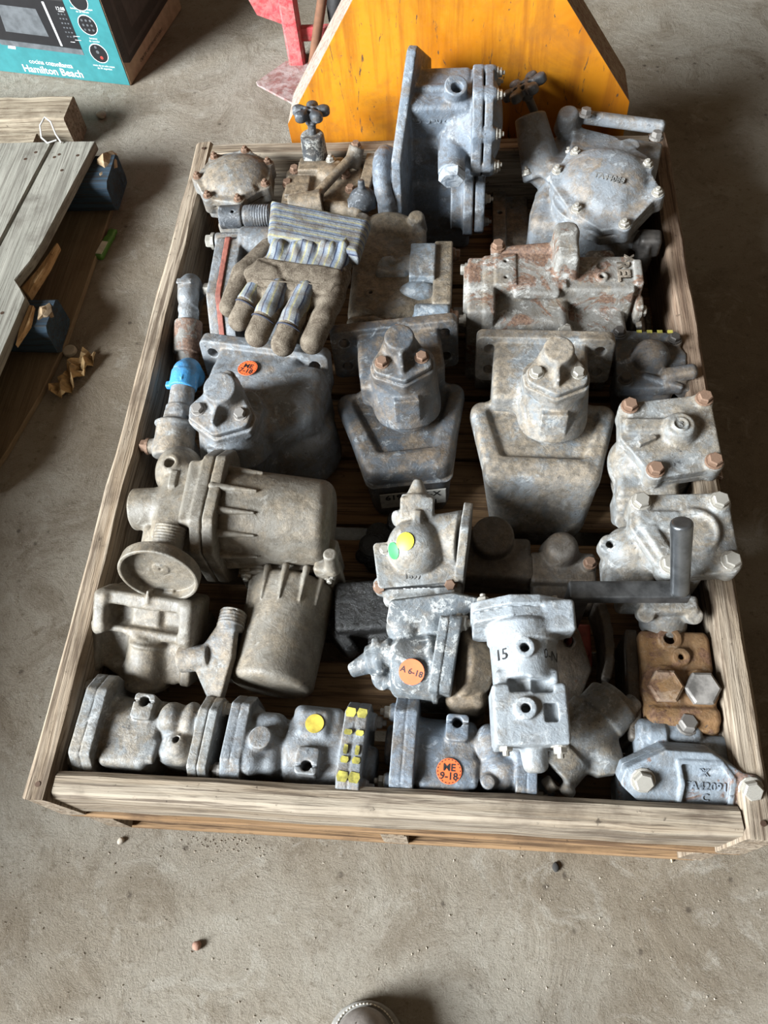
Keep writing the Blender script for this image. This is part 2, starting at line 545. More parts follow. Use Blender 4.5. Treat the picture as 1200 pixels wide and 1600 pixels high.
M_FLOOR = concrete_mat()
M_CRATE_X = wood('weathered_board_x', 0, (0.225, 0.17, 0.115), (0.34, 0.285, 0.22), (0.075, 0.052, 0.036))
M_CRATE_Y = wood('weathered_board_y', 1, (0.225, 0.165, 0.11), (0.33, 0.27, 0.205), (0.085, 0.058, 0.038))
M_CRATE_RED = wood('brown_board_y', 1, (0.20, 0.13, 0.085), (0.29, 0.21, 0.15), (0.09, 0.055, 0.036))
M_DECK = wood('pallet_deck_x', 0, (0.20, 0.115, 0.055), (0.29, 0.18, 0.095), (0.08, 0.045, 0.025))
M_OLD = wood('grey_pallet_board', 1, (0.19, 0.18, 0.15), (0.27, 0.255, 0.215), (0.085, 0.072, 0.058), 0.7)
M_OLDX = wood('grey_beam', 0, (0.25, 0.20, 0.14), (0.36, 0.30, 0.22), (0.12, 0.085, 0.055))
M_BLUEWOOD = wood('blue_stringer', 0, (0.018, 0.034, 0.052), (0.035, 0.06, 0.085), (0.03, 0.026, 0.022))
M_ENDGRAIN = plain('split_end_wood', (0.34, 0.24, 0.14), 0.9, var=0.3, bump=0.6)
M_RAWWOOD = wood('fresh_split_wood', 1, (0.50, 0.36, 0.20), (0.42, 0.25, 0.11), (0.25, 0.14, 0.06), 1.2)
M_SHEET = wood('floor_sheet', 1, (0.15, 0.105, 0.06), (0.19, 0.14, 0.085), (0.10, 0.07, 0.04), 0.5)
M_TEAL = plain('teal_print', (0.030, 0.170, 0.178), 0.45, var=0.06)
M_CARD = plain('brown_cardboard', (0.42, 0.30, 0.20), 0.85, var=0.08, bump=0.1)
M_PBLACK = plain('print_black', (0.014, 0.013, 0.014), 0.4, var=0.05)
M_PGREY = plain('print_grey', (0.10, 0.105, 0.11), 0.45, var=0.15)
M_PDARK = plain('print_dark_grey', (0.032, 0.030, 0.030), 0.4, var=0.1)
M_PBROWN = plain('print_brown_black', (0.040, 0.030, 0.026), 0.4, var=0.1)
M_PBROWN2 = plain('print_brown_grey', (0.072, 0.056, 0.05), 0.4, var=0.12)
M_WHITE = plain('print_white', (0.80, 0.80, 0.79), 0.5, var=0.02)
M_REDINK = plain('print_red', (0.35, 0.04, 0.03), 0.5)

# ================================================================== floor
bm = bmesh.new()
for x, y in ((-4, -3), (4, -3), (4, 6), (-4, 6)): bm.verts.new((x, y, 0))
bm.faces.new(bm.verts)
floor = obj('floor', bm, M_FLOOR); tag(floor, 'worn dusty concrete shed floor', kind='structure')

# ================================================================== the crate on its pallet
DECK = 0.135
crate = thing('pallet_crate', 'weathered low wooden crate of boards on a pallet holding the grey castings', 'crate', (0, 0.7, 0))
CO = (0, 0.7, 0)
plank('side_board', (-0.51, 0.0, 0.13), (-0.472, 1.40, 0.275), M_CRATE_Y, crate, seg=22, wob=0.0016, bev=0.006, seed=1, off=CO)
plank('side_board', (0.475, 0.548, 0.13), (0.511, 1.40, 0.276), M_CRATE_RED, crate, seg=16, wob=0.0014, bev=0.005, seed=2, off=CO)
plank('side_board', (0.466, 0.0, 0.13), (0.506, 0.546, 0.274), M_CRATE_Y, crate, seg=10, wob=0.0012, bev=0.006, seed=9, off=CO)
plank('end_board', (-0.4715, 0.004, 0.145), (0.4650, 0.042, 0.272), M_CRATE_X, crate, seg=16, wob=0.0012, bev=0.008, seed=3, off=CO)
plank('end_board', (-0.4715, 1.358, 0.14), (0.4715, 1.396, 0.274), M_CRATE_X, crate, seg=14, wob=0.0012, bev=0.004, seed=4, off=CO)
ys = [(0.0, 0.135), (0.155, 0.262), (0.30, 0.395), (0.418, 0.49), (0.523, 0.66), (0.668, 0.80), (0.815, 0.955), (0.962, 1.10), (1.112, 1.25), (1.262, 1.398)]
for i, (y0, y1) in enumerate(ys):
    plank('deck_board', (-0.505, y0, 0.112), (0.505, y1, 0.132), M_DECK, crate, seg=6, wob=0.0008, bev=0.003, seed=20 + i, axis=0, off=CO)
for x in (-0.46, 0.0, 0.46):
    plank('stringer', (x - 0.02, 0.0, 0.022), (x + 0.02, 1.40, 0.1115), M_CRATE_Y, crate, seg=4, seed=int(x * 10) + 50, off=CO)
for y in (0.0, 0.65, 1.3):
    plank('bottom_board', (-0.47, y, 0.0005), (0.47, y + 0.1, 0.0215), M_DECK, crate, seg=4, seed=int(y * 10) + 70, axis=0, off=CO)
M_NAIL = plain('rusty_steel_nail', (0.10, 0.06, 0.04), 0.6, 0.6)
for x, y in ((-0.492, 0.02), (0.49, 0.02), (-0.49, 1.377), (0.49, 1.377)):
    disc('nail_head', (x, y, 0.2752), (0, 0, 1), 0.004, M_NAIL, crate, h=0.001, n=10, off=CO)

# ================================================================== yellow panel standing behind the crate
def yellow_mat():
    t = NT('yellow_enamel_panel'); co = t.coords(rnd=False)
    b = t.noise(co, 3.5, 6, 0.6, 0.4)
    st = t.noise(t.coords((26, 26, 2.2), False), 1, 6, 0.65, 0.3)
    fine = t.noise(co, 90, 8, 0.7, 0.4)
    sc = t.noise(t.coords((60, 60, 14), False), 1, 7, 0.7, 1.5)
    col = t.mix(t.ramp(b, 0.35, 0.65), (0.44, 0.145, 0.006), (0.58, 0.235, 0.014))
    col = t.mix(t.ramp(st, 0.43, 0.64, 0, 0.7), col, (0.30, 0.095, 0.010))
    col = t.mix(t.ramp(t.noise(co, 6, 8, 0.72, 0.8), 0.5, 0.68, 0, 0.5), col, (0.24, 0.095, 0.02))
    col = t.mix(t.ramp(sc, 0.615, 0.645, 0, 0.9), col, (0.07, 0.05, 0.035))
    col = t.mix(t.ramp(fine, 0.65, 0.69, 0, 0.85), col, (0.10, 0.075, 0.05))
    return t.done(col, t.ramp(fine, 0.3, 0.7, 0.32, 0.5), t.bump(fine, 0.2, 0.001))
M_YELLOW = yellow_mat()
M_PINE = wood('bare_panel_edge', 2, (0.30, 0.235, 0.185), (0.38, 0.32, 0.265), (0.20, 0.12, 0.095))
M_PINE2 = wood('brown_panel_edge', 2, (0.30, 0.21, 0.13), (0.40, 0.29, 0.19), (0.20, 0.08, 0.05))
panel = thing('yellow_panel', 'yellow painted wooden panel with slanted sides standing behind the crate', 'panel', (0.06, 1.435, 0))
prof = [(-0.297, 0.0), (-0.305, 0.288), (0.02, 0.78), (0.09, 0.78), (0.427, 0.323), (0.435, 0.0)]
def panel_mesh(pts, y0, y1, name, mat, shrink=0.0, edges=None):
    bm = bmesh.new()
    a = [bm.verts.new((x - 0.06, y0 - 1.435, z)) for x, z in pts]
    b = [bm.verts.new((x - 0.06, y1 - 1.435, z)) for x, z in pts]
    bm.faces.new(a); bm.faces.new(b[::-1])
    n = len(pts)
    for i in range(n): bm.faces.new((a[(i + 1) % n], a[i], b[i], b[(i + 1) % n]))
    bmesh.ops.recalc_face_normals(bm, faces=bm.faces)
    return obj(name, bm, mat, panel)
panel_mesh(prof, 1.435, 1.439, 'painted_face', M_YELLOW)
# solid timber body behind the painted face, pale on one slant and brown on the other
pl = [(-0.297, 0.0), (-0.305, 0.288), (0.02, 0.78), (0.06, 0.78), (0.06, 0.0)]
pr_ = [(0.06, 0.0), (0.06, 0.78), (0.09, 0.78), (0.427, 0.323), (0.435, 0.0)]
panel_mesh(pl, 1.439, 1.545, 'panel_core', M_PINE)
panel_mesh(pr_, 1.439, 1.545, 'panel_core', M_PINE2)

# ================================================================== microwave carton
carton = thing('microwave_carton', 'teal printed cardboard carton of a microwave oven on the floor', 'box', (-0.897, 2.033, 0.001), (0, 0, -11.75))
# local: x runs right along the front (front lies at x<0), y runs back, z up
def cbox(name, lo, hi, mat, parent, bev=0.0):
    bm = bmesh.new()
    bmesh.ops.create_cube(bm, size=1)
    for v in bm.verts:
        v.co = Vector([lo[i] + (v.co[i] + 0.5) * (hi[i] - lo[i]) for i in range(3)])
    if bev: bmesh.ops.bevel(bm, geom=list(bm.edges), offset=bev, segments=2, affect='EDGES')
    return obj(name, bm, mat, parent)
cbox('carton_body', (-0.50, 0.001, 0.0), (-0.0005, 0.40, 0.30), M_CARD, carton, 0.002)
cbox('front_print', (-0.4985, 0.0, 0.002), (-0.003, 0.0012, 0.2985), M_TEAL, carton)
def fpoly(name, pts, mat, y=-0.0004, parent=carton, h=0.0008):
    """flat printed area on the carton's front; pts are (distance from the right edge, height)"""
    bm = bmesh.new()
    vs = [bm.verts.new((-s, y, z)) for s, z in pts]
    bm.faces.new(vs); bmesh.ops.recalc_face_normals(bm, faces=bm.faces)
    f = bm.faces[:] [0] if False else list(bm.faces)[0]
    if f.normal.y > 0: bmesh.ops.reverse_faces(bm, faces=list(bm.faces))
    return obj(name, bm, mat, parent)
fpoly('oven_picture', [(0.118, 0.098), (0.40, 0.104), (0.40, 0.245), (0.118, 0.245)], M_PBLACK)
fpoly('oven_picture_base', [(0.118, 0.082), (0.388, 0.088), (0.40, 0.104), (0.118, 0.098)], M_PGREY, -0.0006)
fpoly('oven_picture_top', [(0.118, 0.232), (0.40, 0.232), (0.40, 0.250), (0.118, 0.250)], M_PDARK, -0.0006)
fpoly('oven_window', [(0.211, 0.127), (0.350, 0.130), (0.338, 0.207), (0.216, 0.204)], M_PGREY, -0.0008)
fpoly('oven_handle', [(0.178, 0.103), (0.184, 0.103), (0.187, 0.226), (0.180, 0.226)], M_WHITE, -0.0008)
for i in range(6):
    for j in range(3):
        s, z = 0.150 - j * 0.0095, 0.194 - i * 0.0125
        fpoly('oven_button', [(s, z), (s - 0.005, z), (s - 0.005, z + 0.004), (s, z + 0.004)], M_PGREY, -0.0008)
fpoly('oven_foot', [(0.345, 0.078), (0.370, 0.079), (0.366, 0.087), (0.342, 0.087)], M_WHITE, -0.0007)
for s, z, w in ((0.145, 0.118, 0.014), (0.128, 0.136, 0.02), (0.128, 0.125, 0.02), (0.145, 0.203, 0.018)):
    fpoly('callout_line', [(s, z), (s - w, z), (s - w, z + 0.0012), (s, z + 0.0012)], M_WHITE, -0.001)
FN = (0, -1, 0); FU = (0, 0, 1)
text_obj('lettering', '12:08', 0.013, M_WHITE, carton, (-0.136, -0.0009, 0.211), FN, FU, 0.0001)
for s, z, r in ((0.068, 0.238, 0.026), (0.068, 0.172, 0.0265), (0.067, 0.092, 0.0265)):
    disc('feature_ring', (-s, 0.0, z), FN, r + 0.002, M_WHITE, carton, 0.0006, 32, FU)
    disc('feature_picture', (-s, -0.0005, z), FN, r, M_PBLACK, carton, 0.0006, 32, FU)
for i in range(3):
    for j in range(3):
        disc('picture_mark', (-0.068 + (i - 1) * 0.013, -0.001, 0.172 + (j - 1) * 0.013), FN, 0.0034, M_PGREY, carton, 0.0004, 12, FU)
disc('picture_mark', (-0.069, -0.001, 0.096), FN, 0.005, M_PGREY, carton, 0.0004, 12, FU)
disc('picture_mark', (-0.062, -0.001, 0.080), FN, 0.005, M_REDINK, carton, 0.0004, 12, FU)
disc('picture_mark', (-0.070, -0.001, 0.110), FN, 0.004, M_PGREY, carton, 0.0004, 12, FU)
for s, z, a, b in ((0.068, 0.216, 'funciones de un toque', 'de un minuto'), (0.066, 0.135, 'botones', 'de cocción'), (0.066, 0.055, 'inicio de un solo toque', 'de 30 segundos')):
    text_obj('lettering', a, 0.0075, M_WHITE, carton, (-s, -0.0008, z), FN, FU, 0.0001)
    text_obj('lettering', b, 0.0075, M_WHITE, carton, (-s, -0.0008, z - 0.008), FN, FU, 0.0001)
text_obj('lettering', 'cocina con', 0.0195, M_WHITE, carton, (-0.276, -0.0008, 0.045), FN, FU, 0.0001)
text_obj('lettering', 'confianza', 0.0195, M_WHITE, carton, (-0.210, -0.0008, 0.0435), FN, FU, 0.0001, bold=0.0002)
text_obj('lettering', 'Hamilton Beach', 0.0315, M_WHITE, carton, (-0.250, -0.0008, 0.020), FN, FU, 0.0001, bold=0.0004, sx=1.0)
def spoly(name, pts, mat, x=0.0002):
    bm = bmesh.new()
    vs = [bm.verts.new((x, s, z)) for s, z in pts]
    bm.faces.new(vs); bmesh.ops.recalc_face_normals(bm, faces=bm.faces)
    if list(bm.faces)[0].normal.x < 0: bmesh.ops.reverse_faces(bm, faces=list(bm.faces))
    return obj(name, bm, mat, carton)
spoly('side_picture', [(0.034, 0.050), (0.002, 0.07), (0.002, 0.298), (0.39, 0.298), (0.36, 0.065)], M_PBROWN)
spoly('side_picture_face', [(0.042, 0.066), (0.042, 0.285), (0.36, 0.285), (0.335, 0.080)], M_PBROWN2, 0.0005)
spoly('side_picture_frame', [(0.055, 0.080), (0.055, 0.275), (0.35, 0.275), (0.325, 0.092)], M_PBROWN, 0.0008)
spoly('side_picture_glass', [(0.10, 0.115), (0.085, 0.26), (0.33, 0.26), (0.30, 0.12)], M_PBROWN2, 0.0011)
for i in range(5):
    spoly('side_picture_vent', [(0.010, 0.085 + i * 0.009), (0.010, 0.088 + i * 0.009), (0.026, 0.086 + i * 0.009), (0.026, 0.083 + i * 0.009)], M_PBLACK, 0.0006)
text_obj('lettering', 'CAJA DE CARTÓN RECICLABLE', 0.012, M_PBROWN2, carton, (0.0003, 0.17, 0.022), (1, 0, 0), FU, 0.0001)

# ================================================================== timber beam and spare board at the left
beam = thing('timber_beam', 'short squared timber beam lying on the floor beyond the grey pallet', 'beam', (-1.28, 1.79, 0))
plank('beam_body', (-1.60, 1.745, 0.0), (-0.985, 1.845, 0.1), M_OLDX, beam, seg=10, wob=0.002, bev=0.005, seed=5, off=(-1.28, 1.79, 0))
spare = thing('loose_board', 'short rough board end lying between the beam and the grey pallet', 'board', (-1.15, 1.675, 0))
plank('board_body', (-1.45, 1.645, 0.0), (-1.055, 1.715, 0.085), M_OLDX, spare, seg=8, wob=0.002, bev=0.004, seed=6, off=(-1.15, 1.68, 0))

# ================================================================== old grey pallet at the left
OP = (-1.1, 1.2, 0)
oldp = thing('wooden_pallet', 'old broken grey pallet with chipped boards and blue stringers', 'pallet', OP)
def oboard(x0, x1, y0, y1, dx, seed, z=(0.105, 0.13)):
    """deck board, slightly skewed: x shifts by dx from far to near end"""
    slab('deck_board', [(x0 + dx, y0), (x1 + dx, y0), (x1, y1), (x0, y1)], z[0], z[1], M_OLD, oldp, 0.003, OP)
# edge board, its near right side broken away
slab('deck_board', [(-0.960, 1.612), (-0.852, 1.610), (-0.872, 1.43), (-0.893, 1.25), (-0.905, 1.19), (-0.925, 1.13), (-0.905, 1.105), (-0.884, 1.075), (-0.886, 1.02), (-0.892, 0.90), (-0.905, 0.62), (-1.05, 0.62)], 0.105, 0.13, M_OLD, oldp, 0.002, OP)
slab('splinter', [(-0.928, 1.132), (-0.902, 1.108), (-0.882, 1.20), (-0.874, 1.275), (-0.880, 1.282), (-0.905, 1.19)], 0.080, 0.102, M_RAWWOOD, oldp, 0.003, OP)
slab('splinter', [(-0.884, 1.072), (-0.872, 1.07), (-0.866, 1.02), (-0.882, 0.955), (-0.887, 1.0)], 0.098, 0.112, M_RAWWOOD, oldp, 0.002, OP)
oboard(-1.108, -0.967, 0.62, 1.612, -0.090, 2)
oboard(-1.25, -1.118, 0.62, 1.60, -0.090, 3)
oboard(-1.39, -1.262, 0.62, 1.60, -0.090, 4)
for y0, y1, x1 in ((1.475, 1.60, -0.805), (1.005, 1.105, -0.835), (0.62, 0.71, -0.89)):
    plank('stringer', (-1.45, y0, 0.016), (x1, y1, 0.104), M_BLUEWOOD, oldp, seg=8, wob=0.003, bev=0.012, seed=int(y0 * 90), axis=0, off=OP)
for (x, y, z, s) in ((-0.828, 1.575, 0.090, 1.5), (-0.826, 1.515, 0.086, 1.2), (-0.850, 1.06, 0.094, 1.0)):
    bm = bmesh.new(); bmesh.ops.create_icosphere(bm, subdivisions=2, radius=0.024 * s)
    rr = random.Random(int(x * 999))
    for v in bm.verts:
        v.co = Vector((v.co.x * 0.8, v.co.y * 1.15, v.co.z * 0.7)) * rr.uniform(0.75, 1.2) + Vector((x - OP[0], y - OP[1], z))
    obj('torn_end', bm, M_ENDGRAIN, oldp)
slab('bottom_sheet', [(-1.4, 0.60), (-0.925, 0.60), (-0.885, 0.74), (-0.850, 0.90), (-0.832, 1.05), (-0.826, 1.34), (-0.826, 1.60), (-1.4, 1.60)], 0.001, 0.0155, M_SHEET, oldp, 0.002, OP)
for x, y in ((-0.935, 1.56), (-0.885, 1.555), (-0.912, 1.50), (-0.945, 1.55), (-1.0, 1.57), (-1.02, 1.545), (-0.99, 1.05), (-0.925, 1.03), (-1.05, 1.06)):
    disc('nail_hole', (x, y, 0.1298), (0, 0, 1), 0.0045, M_NAIL, oldp, h=0.0006, n=9, off=OP)

# unseen plank crate, added left of view to shade the floor strip there
sc0 = (-1.62, -0.1, 0)
shade_box = thing('shading_crate', 'unseen closed plank crate added toward the shed door to shade the floor', 'crate', sc0)
for i in range(4):
    for yy in (-0.64, 0.40):
        plank('side_board', (-1.95, yy, 0.01 + i * 0.135), (-1.40, yy + 0.02, 0.137 + i * 0.135), M_CRATE_X, shade_box, seg=3, seed=300 + i, axis=0, off=sc0)
    for xx in (-1.97, -1.40):
        plank('side_board', (xx, -0.64, 0.01 + i * 0.135), (xx + 0.02, 0.42, 0.137 + i * 0.135), M_CRATE_Y, shade_box, seg=3, seed=330 + i, axis=1, off=sc0)
for i in range(4):
    plank('lid_board', (-1.97 + i * 0.148, -0.64, 0.55), (-1.828 + i * 0.148, 0.42, 0.57), M_CRATE_Y, shade_box, seg=3, seed=360 + i, axis=1, off=sc0)

# white twine loop on the pallet
M_TWINE = plain('white_twine', (0.62, 0.60, 0.56), 0.8)
tw = tube('twine', [(-0.955, 1.612, 0.133), (-0.975, 1.600, 0.134), (-0.993, 1.615, 0.139), (-0.996, 1.640, 0.156), (-0.982, 1.655, 0.168), (-0.966, 1.645, 0.162), (-0.955, 1.622, 0.142), (-0.938, 1.600, 0.134)], 0.0022, M_TWINE)
tag(tw, 'looped bit of white twine on the end of the grey pallet', 'twine')

# ================================================================== small litter on the floor
M_GREEN = plain('green_plastic', (0.07, 0.17, 0.025), 0.4)
M_LABEL = plain('pale_label', (0.52, 0.48, 0.38), 0.6, var=0.2)
lighter = thing('lighter', 'green plastic lighter with pale label lying beside the grey pallet', 'lighter', (-0.815, 1.37, 0.0))
b = Body(0.0016, 0.003)
b.box((0, -0.010, 0.0085), (0.022, 0.075, 0.0165), 0.006); b.box((0.001, 0.036, 0.0085), (0.020, 0.03, 0.015), 0.005, rot=(0, 0, 8))
b.cyl((-0.009, 0.049, 0.009), (0.011, 0.049, 0.009), 0.006, k=0.002)
b.make('body', M_GREEN, lighter)
cbox('label', (-0.008, -0.040, 0.0160), (0.008, 0.004, 0.0175), M_LABEL, lighter)
lighter.rotation_euler.z = math.radians(-9)

M_CAP = plain('dusty_white_plastic', (0.36, 0.31, 0.24), 0.7)
bcap = thing('bottle_cap', 'dusty pale bottle cap on the floor by the blue stringer end', 'cap', (-0.822, 1.028, 0.0))
b = Body(0.0014, 0.002); b.cyl((0, 0, 0.0), (0, 0, 0.011), 0.0165, 0.0155, r=0.003); b.cyl((0, 0, 0.011), (0, 0, 0.02), 0.013, r=0.001, sub=True, k=0.001)
b.make('shell', M_CAP, bcap)
M_STONE = plain('pale_pebble', (0.40, 0.34, 0.27), 0.85, var=0.2, bump=0.3)
def pebble(name, x, y, r, label, cat, seed, flat=0.5, mat=None, group=None):
    rr = random.Random(seed)
    bm = bmesh.new(); bmesh.ops.create_icosphere(bm, subdivisions=2, radius=r)
    sx, sy = rr.uniform(0.8, 1.3), rr.uniform(0.8, 1.2)
    for v in bm.verts:
        f = 1 + 0.16 * math.sin(v.co.x / r * 2.3 + seed) * math.cos(v.co.y / r * 2.7 + seed * 2)
        v.co = Vector((v.co.x * sx * f, v.co.y * sy * f, v.co.z * flat * f + r * flat * 0.9))
    o = obj(name, bm, mat or M_STONE, smooth=True)
    o.location = (x, y, 0.0)
    return tag(o, label, cat, group)
pebble('pebble', -0.952, 1.895, 0.017, 'round pale pebble on the floor in front of the carton', 'pebble', 3)
M_REDST = plain('reddish_stone', (0.36, 0.20, 0.14), 0.85, var=0.2, bump=0.3)
pebble('pebble', -0.305, -0.165, 0.007, 'small reddish stone on the bare floor in front of the crate', 'pebble', 5, 0.8, M_REDST)
pebble('pebble', -0.462, -0.02, 0.005, 'tiny white stone on the floor near the front left crate corner', 'pebble', 6, 0.8)
M_DIRT = plain('black_grit', (0.03, 0.027, 0.024), 0.9)
pebble('dirt_crumb', 0.255, -0.02, 0.006, 'black crumb of dirt on the floor in front of the crate', 'crumb', 8, 0.6, M_DIRT)
# dry crumpled leaf
M_LEAF = plain('dry_leaf', (0.36, 0.23, 0.10), 0.85, var=0.25, bump=0.3)
bm = bmesh.new(); rr = random.Random(12); N = 11
gridv = [[bm.verts.new(((j / 5 - 0.5) * (0.050 if i not in (4, 5) else 0.030) * (1 - abs(i / N - 0.5) * 0.5) + rr.uniform(-0.006, 0.006), (i / N - 0.5) * 0.13, 0.014 + 0.012 * math.sin(i * 1.9 + j * 1.3) + rr.uniform(-0.004, 0.005))) for j in range(6)] for i in range(N + 1)]
for i in range(N):
    for j in range(5): bm.faces.new((gridv[i][j], gridv[i][j + 1], gridv[i + 1][j + 1], gridv[i + 1][j]))
leaf = obj('dry_leaf', bm, M_LEAF); leaf.location = (-0.79, 0.955, 0.002); leaf.rotation_euler = (0, 0, math.radians(-24))
sol = leaf.modifiers.new('thickness', 'SOLIDIFY'); sol.thickness = 0.0015
tag(leaf, 'crumpled brown dry leaf beside the grey pallet', 'leaf')
# straws and sweepings
M_STRAW = plain('straw', (0.42, 0.34, 0.22), 0.8)
strs = [((0.437, -0.003), (0.427, 0.035)), ((0.42, -0.09), (0.45, -0.125)), ((-0.60, 1.95), (-0.57, 1.965)), ((0.62, 0.05), (0.66, 0.07))]
for (x0, y0), (x1, y1) in strs[:1]:
    s = tube('twig', [(x0, y0, 0.003), ((x0 + x1) / 2 + 0.002, (y0 + y1) / 2, 0.006), (x1, y1, 0.003)], 0.0016, M_STRAW)
    tag(s, 'thin brown twig on the floor right of the boot', 'twig')
bm = bmesh.new(); rr = random.Random(4)
for i in range(750):
    if i < 520: x, y = rr.uniform(-0.75, 0.8), rr.uniform(-0.35, -0.005)
    elif i < 600: x, y = rr.gauss(-0.30, 0.05), rr.uniform(-0.03, -0.004)
    else: x, y = rr.uniform(-0.8, -0.53), rr.uniform(0.0, 1.6)
    r = rr.uniform(0.0008, 0.0022)
    v = [bm.verts.new((x + r * rr.uniform(0.6, 1.6) * math.cos(a), y + r * rr.uniform(0.6, 1.6) * math.sin(a), 0.0002)) for a in (0, 2.1, 4.2)]
    t = bm.verts.new((x, y, r * 1.1))
    for k in range(3): bm.faces.new((v[k], v[(k + 1) % 3], t))
grit = obj('floor_grit', bm, M_STONE); tag(grit, 'scattered pale grit on the concrete floor', 'grit', kind='stuff')

# ================================================================== red frame with steel toe plate, upper left
def red_mat():
    return paint('red_enamel', (0.50, 0.035, 0.045), (0.58, 0.06, 0.07), 0.15, (0.3, 0.2, 0.17), 0.3, (0.45, 0.25, 0.22), 0.15, 0.5, 0.4, 0.2)
M_RED = red_mat()
M_TOE = paint('red_worn_plate', (0.20, 0.085, 0.075), (0.27, 0.13, 0.115), 0.3, (0.30, 0.24, 0.20), 0.5, (0.42, 0.36, 0.34), 0.3, 0.6, 0.5, 0.1)
M_RUBBER = plain('black_rubber', (0.03, 0.028, 0.027), 0.75, var=0.2, bump=0.2)
M_STRAP = plain('brown_strap', (0.16, 0.07, 0.035), 0.8)
truck = thing('hand_truck', 'red steel hand truck with worn toe plate and black wheel behind the crate', 'hand truck', (-0.40, 2.12, 0))
TO = (-0.40, 2.12, 0)
slab('toe_plate', [(-0.515, 2.015), (-0.52, 2.03), (-0.445, 2.125), (-0.30, 2.15), (-0.20, 2.0), (-0.30, 1.88), (-0.40, 1.925)], 0.001, 0.007, M_TOE, truck, 0.0015, TO)
plank('frame_post', (-0.432, 2.10, 0.006), (-0.385, 2.145, 0.62), M_RED, truck, seg=4, wob=0.0006, bev=0.006, axis=2, off=TO)
plank('frame_post', (-0.175, 2.13, 0.006), (-0.13, 2.175, 0.62), M_RED, truck, seg=4, wob=0.0006, bev=0.006, axis=2, off=TO)
cbox_o = bmesh.new()
vs = [cbox_o.verts.new((x - TO[0], y - TO[1], z)) for x, y, z in ((-0.432, 2.135, 0.105), (-0.505, 2.135, 0.135), (-0.52, 2.135, 0.175), (-0.52, 2.135, 0.40), (-0.432, 2.135, 0.40))]
cbox_o.faces.new(vs); ex = bmesh.ops.extrude_face_region(cbox_o, geom=list(cbox_o.faces))
for v in ex['geom']:
    if isinstance(v, bmesh.types.BMVert): v.co.y += 0.006
bmesh.ops.recalc_face_normals(cbox_o, faces=cbox_o.faces)
obj('side_gusset', cbox_o, M_RED, truck)
plank('cross_bar', (-0.385, 2.125, 0.06), (-0.175, 2.145, 0.10), M_RED, truck, seg=2, wob=0.0005, bev=0.003, off=TO)
tube('strap', [(-0.36, 2.095, 0.012), (-0.335, 2.10, 0.10), (-0.30, 2.11, 0.22), (-0.26, 2.12, 0.38)], 0.014, M_STRAP, truck, off=TO)
b = Body(0.004, 0.006, TO)
b.tor((-0.28, 2.27, 0.115), 0.085, 0.033, (0, 90, 0)); b.cyl((-0.30, 2.27, 0.115), (-0.26, 2.27, 0.115), 0.07)
b.make('wheel', M_RUBBER, truck)
tube('axle', [(-0.33, 2.27, 0.115), (-0.10, 2.27, 0.115)], 0.012, M_RED, truck, off=TO)
slab('axle_bracket', [(-0.335, 2.14), (-0.325, 2.14), (-0.325, 2.285), (-0.335, 2.285)], 0.09, 0.14, M_RED, truck, 0.002, TO)

# ================================================================== the photographer's boot
M_BOOT = plain('grey_brown_leather', (0.19, 0.165, 0.145), 0.6, var=0.2, bump=0.3)
M_SOLE = plain('boot_sole', (0.24, 0.225, 0.20), 0.75, var=0.15)
M_THREAD = plain('cream_thread', (0.62, 0.57, 0.48), 0.8)
boot = thing('boot', 'worn grey leather work boot with cream welt stitching at the bottom edge', 'boot', (-0.03, -0.36, 0))
BO = (-0.03, -0.36, 0)
sole_out = []
for i in range(40):
    a = 2 * PI * i / 40
    yy = math.sin(a); xx = math.cos(a)
    wy = 0.145 * yy
    w = 0.052 if yy > 0 else 0.042
    sole_out.append((xx * w * (1 - 0.12 * max(0, yy)) * (abs(xx) ** -0.25 if abs(xx) > 0.05 else 1.0) * 0.98, wy))
b = Body(0.0026, 0.004)
b.poly([(x * 0.8, y * 0.95) for x, y in ngon(20, 0.046, 0, 1, 1.9)], 0.026, (0, 0, 0.013), cr=0.014, r=0.004)
b.box((0, -0.02, 0.013), (0.075, 0.17, 0.026), 0.004)
b.poly([(x * 0.5, y * 0.4) for x, y in ngon(16, 0.05)], 0.026, (0, 0.09, 0.013), cr=0.03, r=0.004)
b.make('sole', M_SOLE, boot)
b = Body(0.0028, 0.02)
b.ell((0, 0.085, 0.042), (0.043, 0.048, 0.036)); b.ell((0, 0.02, 0.052), (0.042, 0.07, 0.043)); b.ell((0, -0.09, 0.05), (0.036, 0.05, 0.045))
b.cyl((0, -0.07, 0.06), (0, -0.085, 0.17), 0.044, 0.048, r=0.01)
b.box((0, 0.0, 0.025), (0.07, 0.2, 0.02), 0.008)
b.make('upper', M_BOOT, boot)
for i in range(26):
    a = PI * (0.04 + 0.92 * i / 25)
    p0 = Vector((0.0465 * math.cos(a), 0.09 + 0.046 * math.sin(a), 0.0268)); a2 = a + 0.075
    p1 = Vector((0.0465 * math.cos(a2), 0.09 + 0.046 * math.sin(a2), 0.0268))
    tube('stitch', [p0, (p0 + p1) / 2 + Vector((0, 0, 0.0012)), p1], 0.0012, M_THREAD, boot, n=5)
tube('lace', [(-0.03, 0.0, 0.088), (0.0, 0.005, 0.097), (0.03, -0.005, 0.088)], 0.003, M_THREAD, boot, n=6)
tube('lace', [(-0.03, -0.025, 0.097), (0.0, -0.02, 0.107), (0.03, -0.03, 0.097)], 0.003, M_THREAD, boot, n=6)

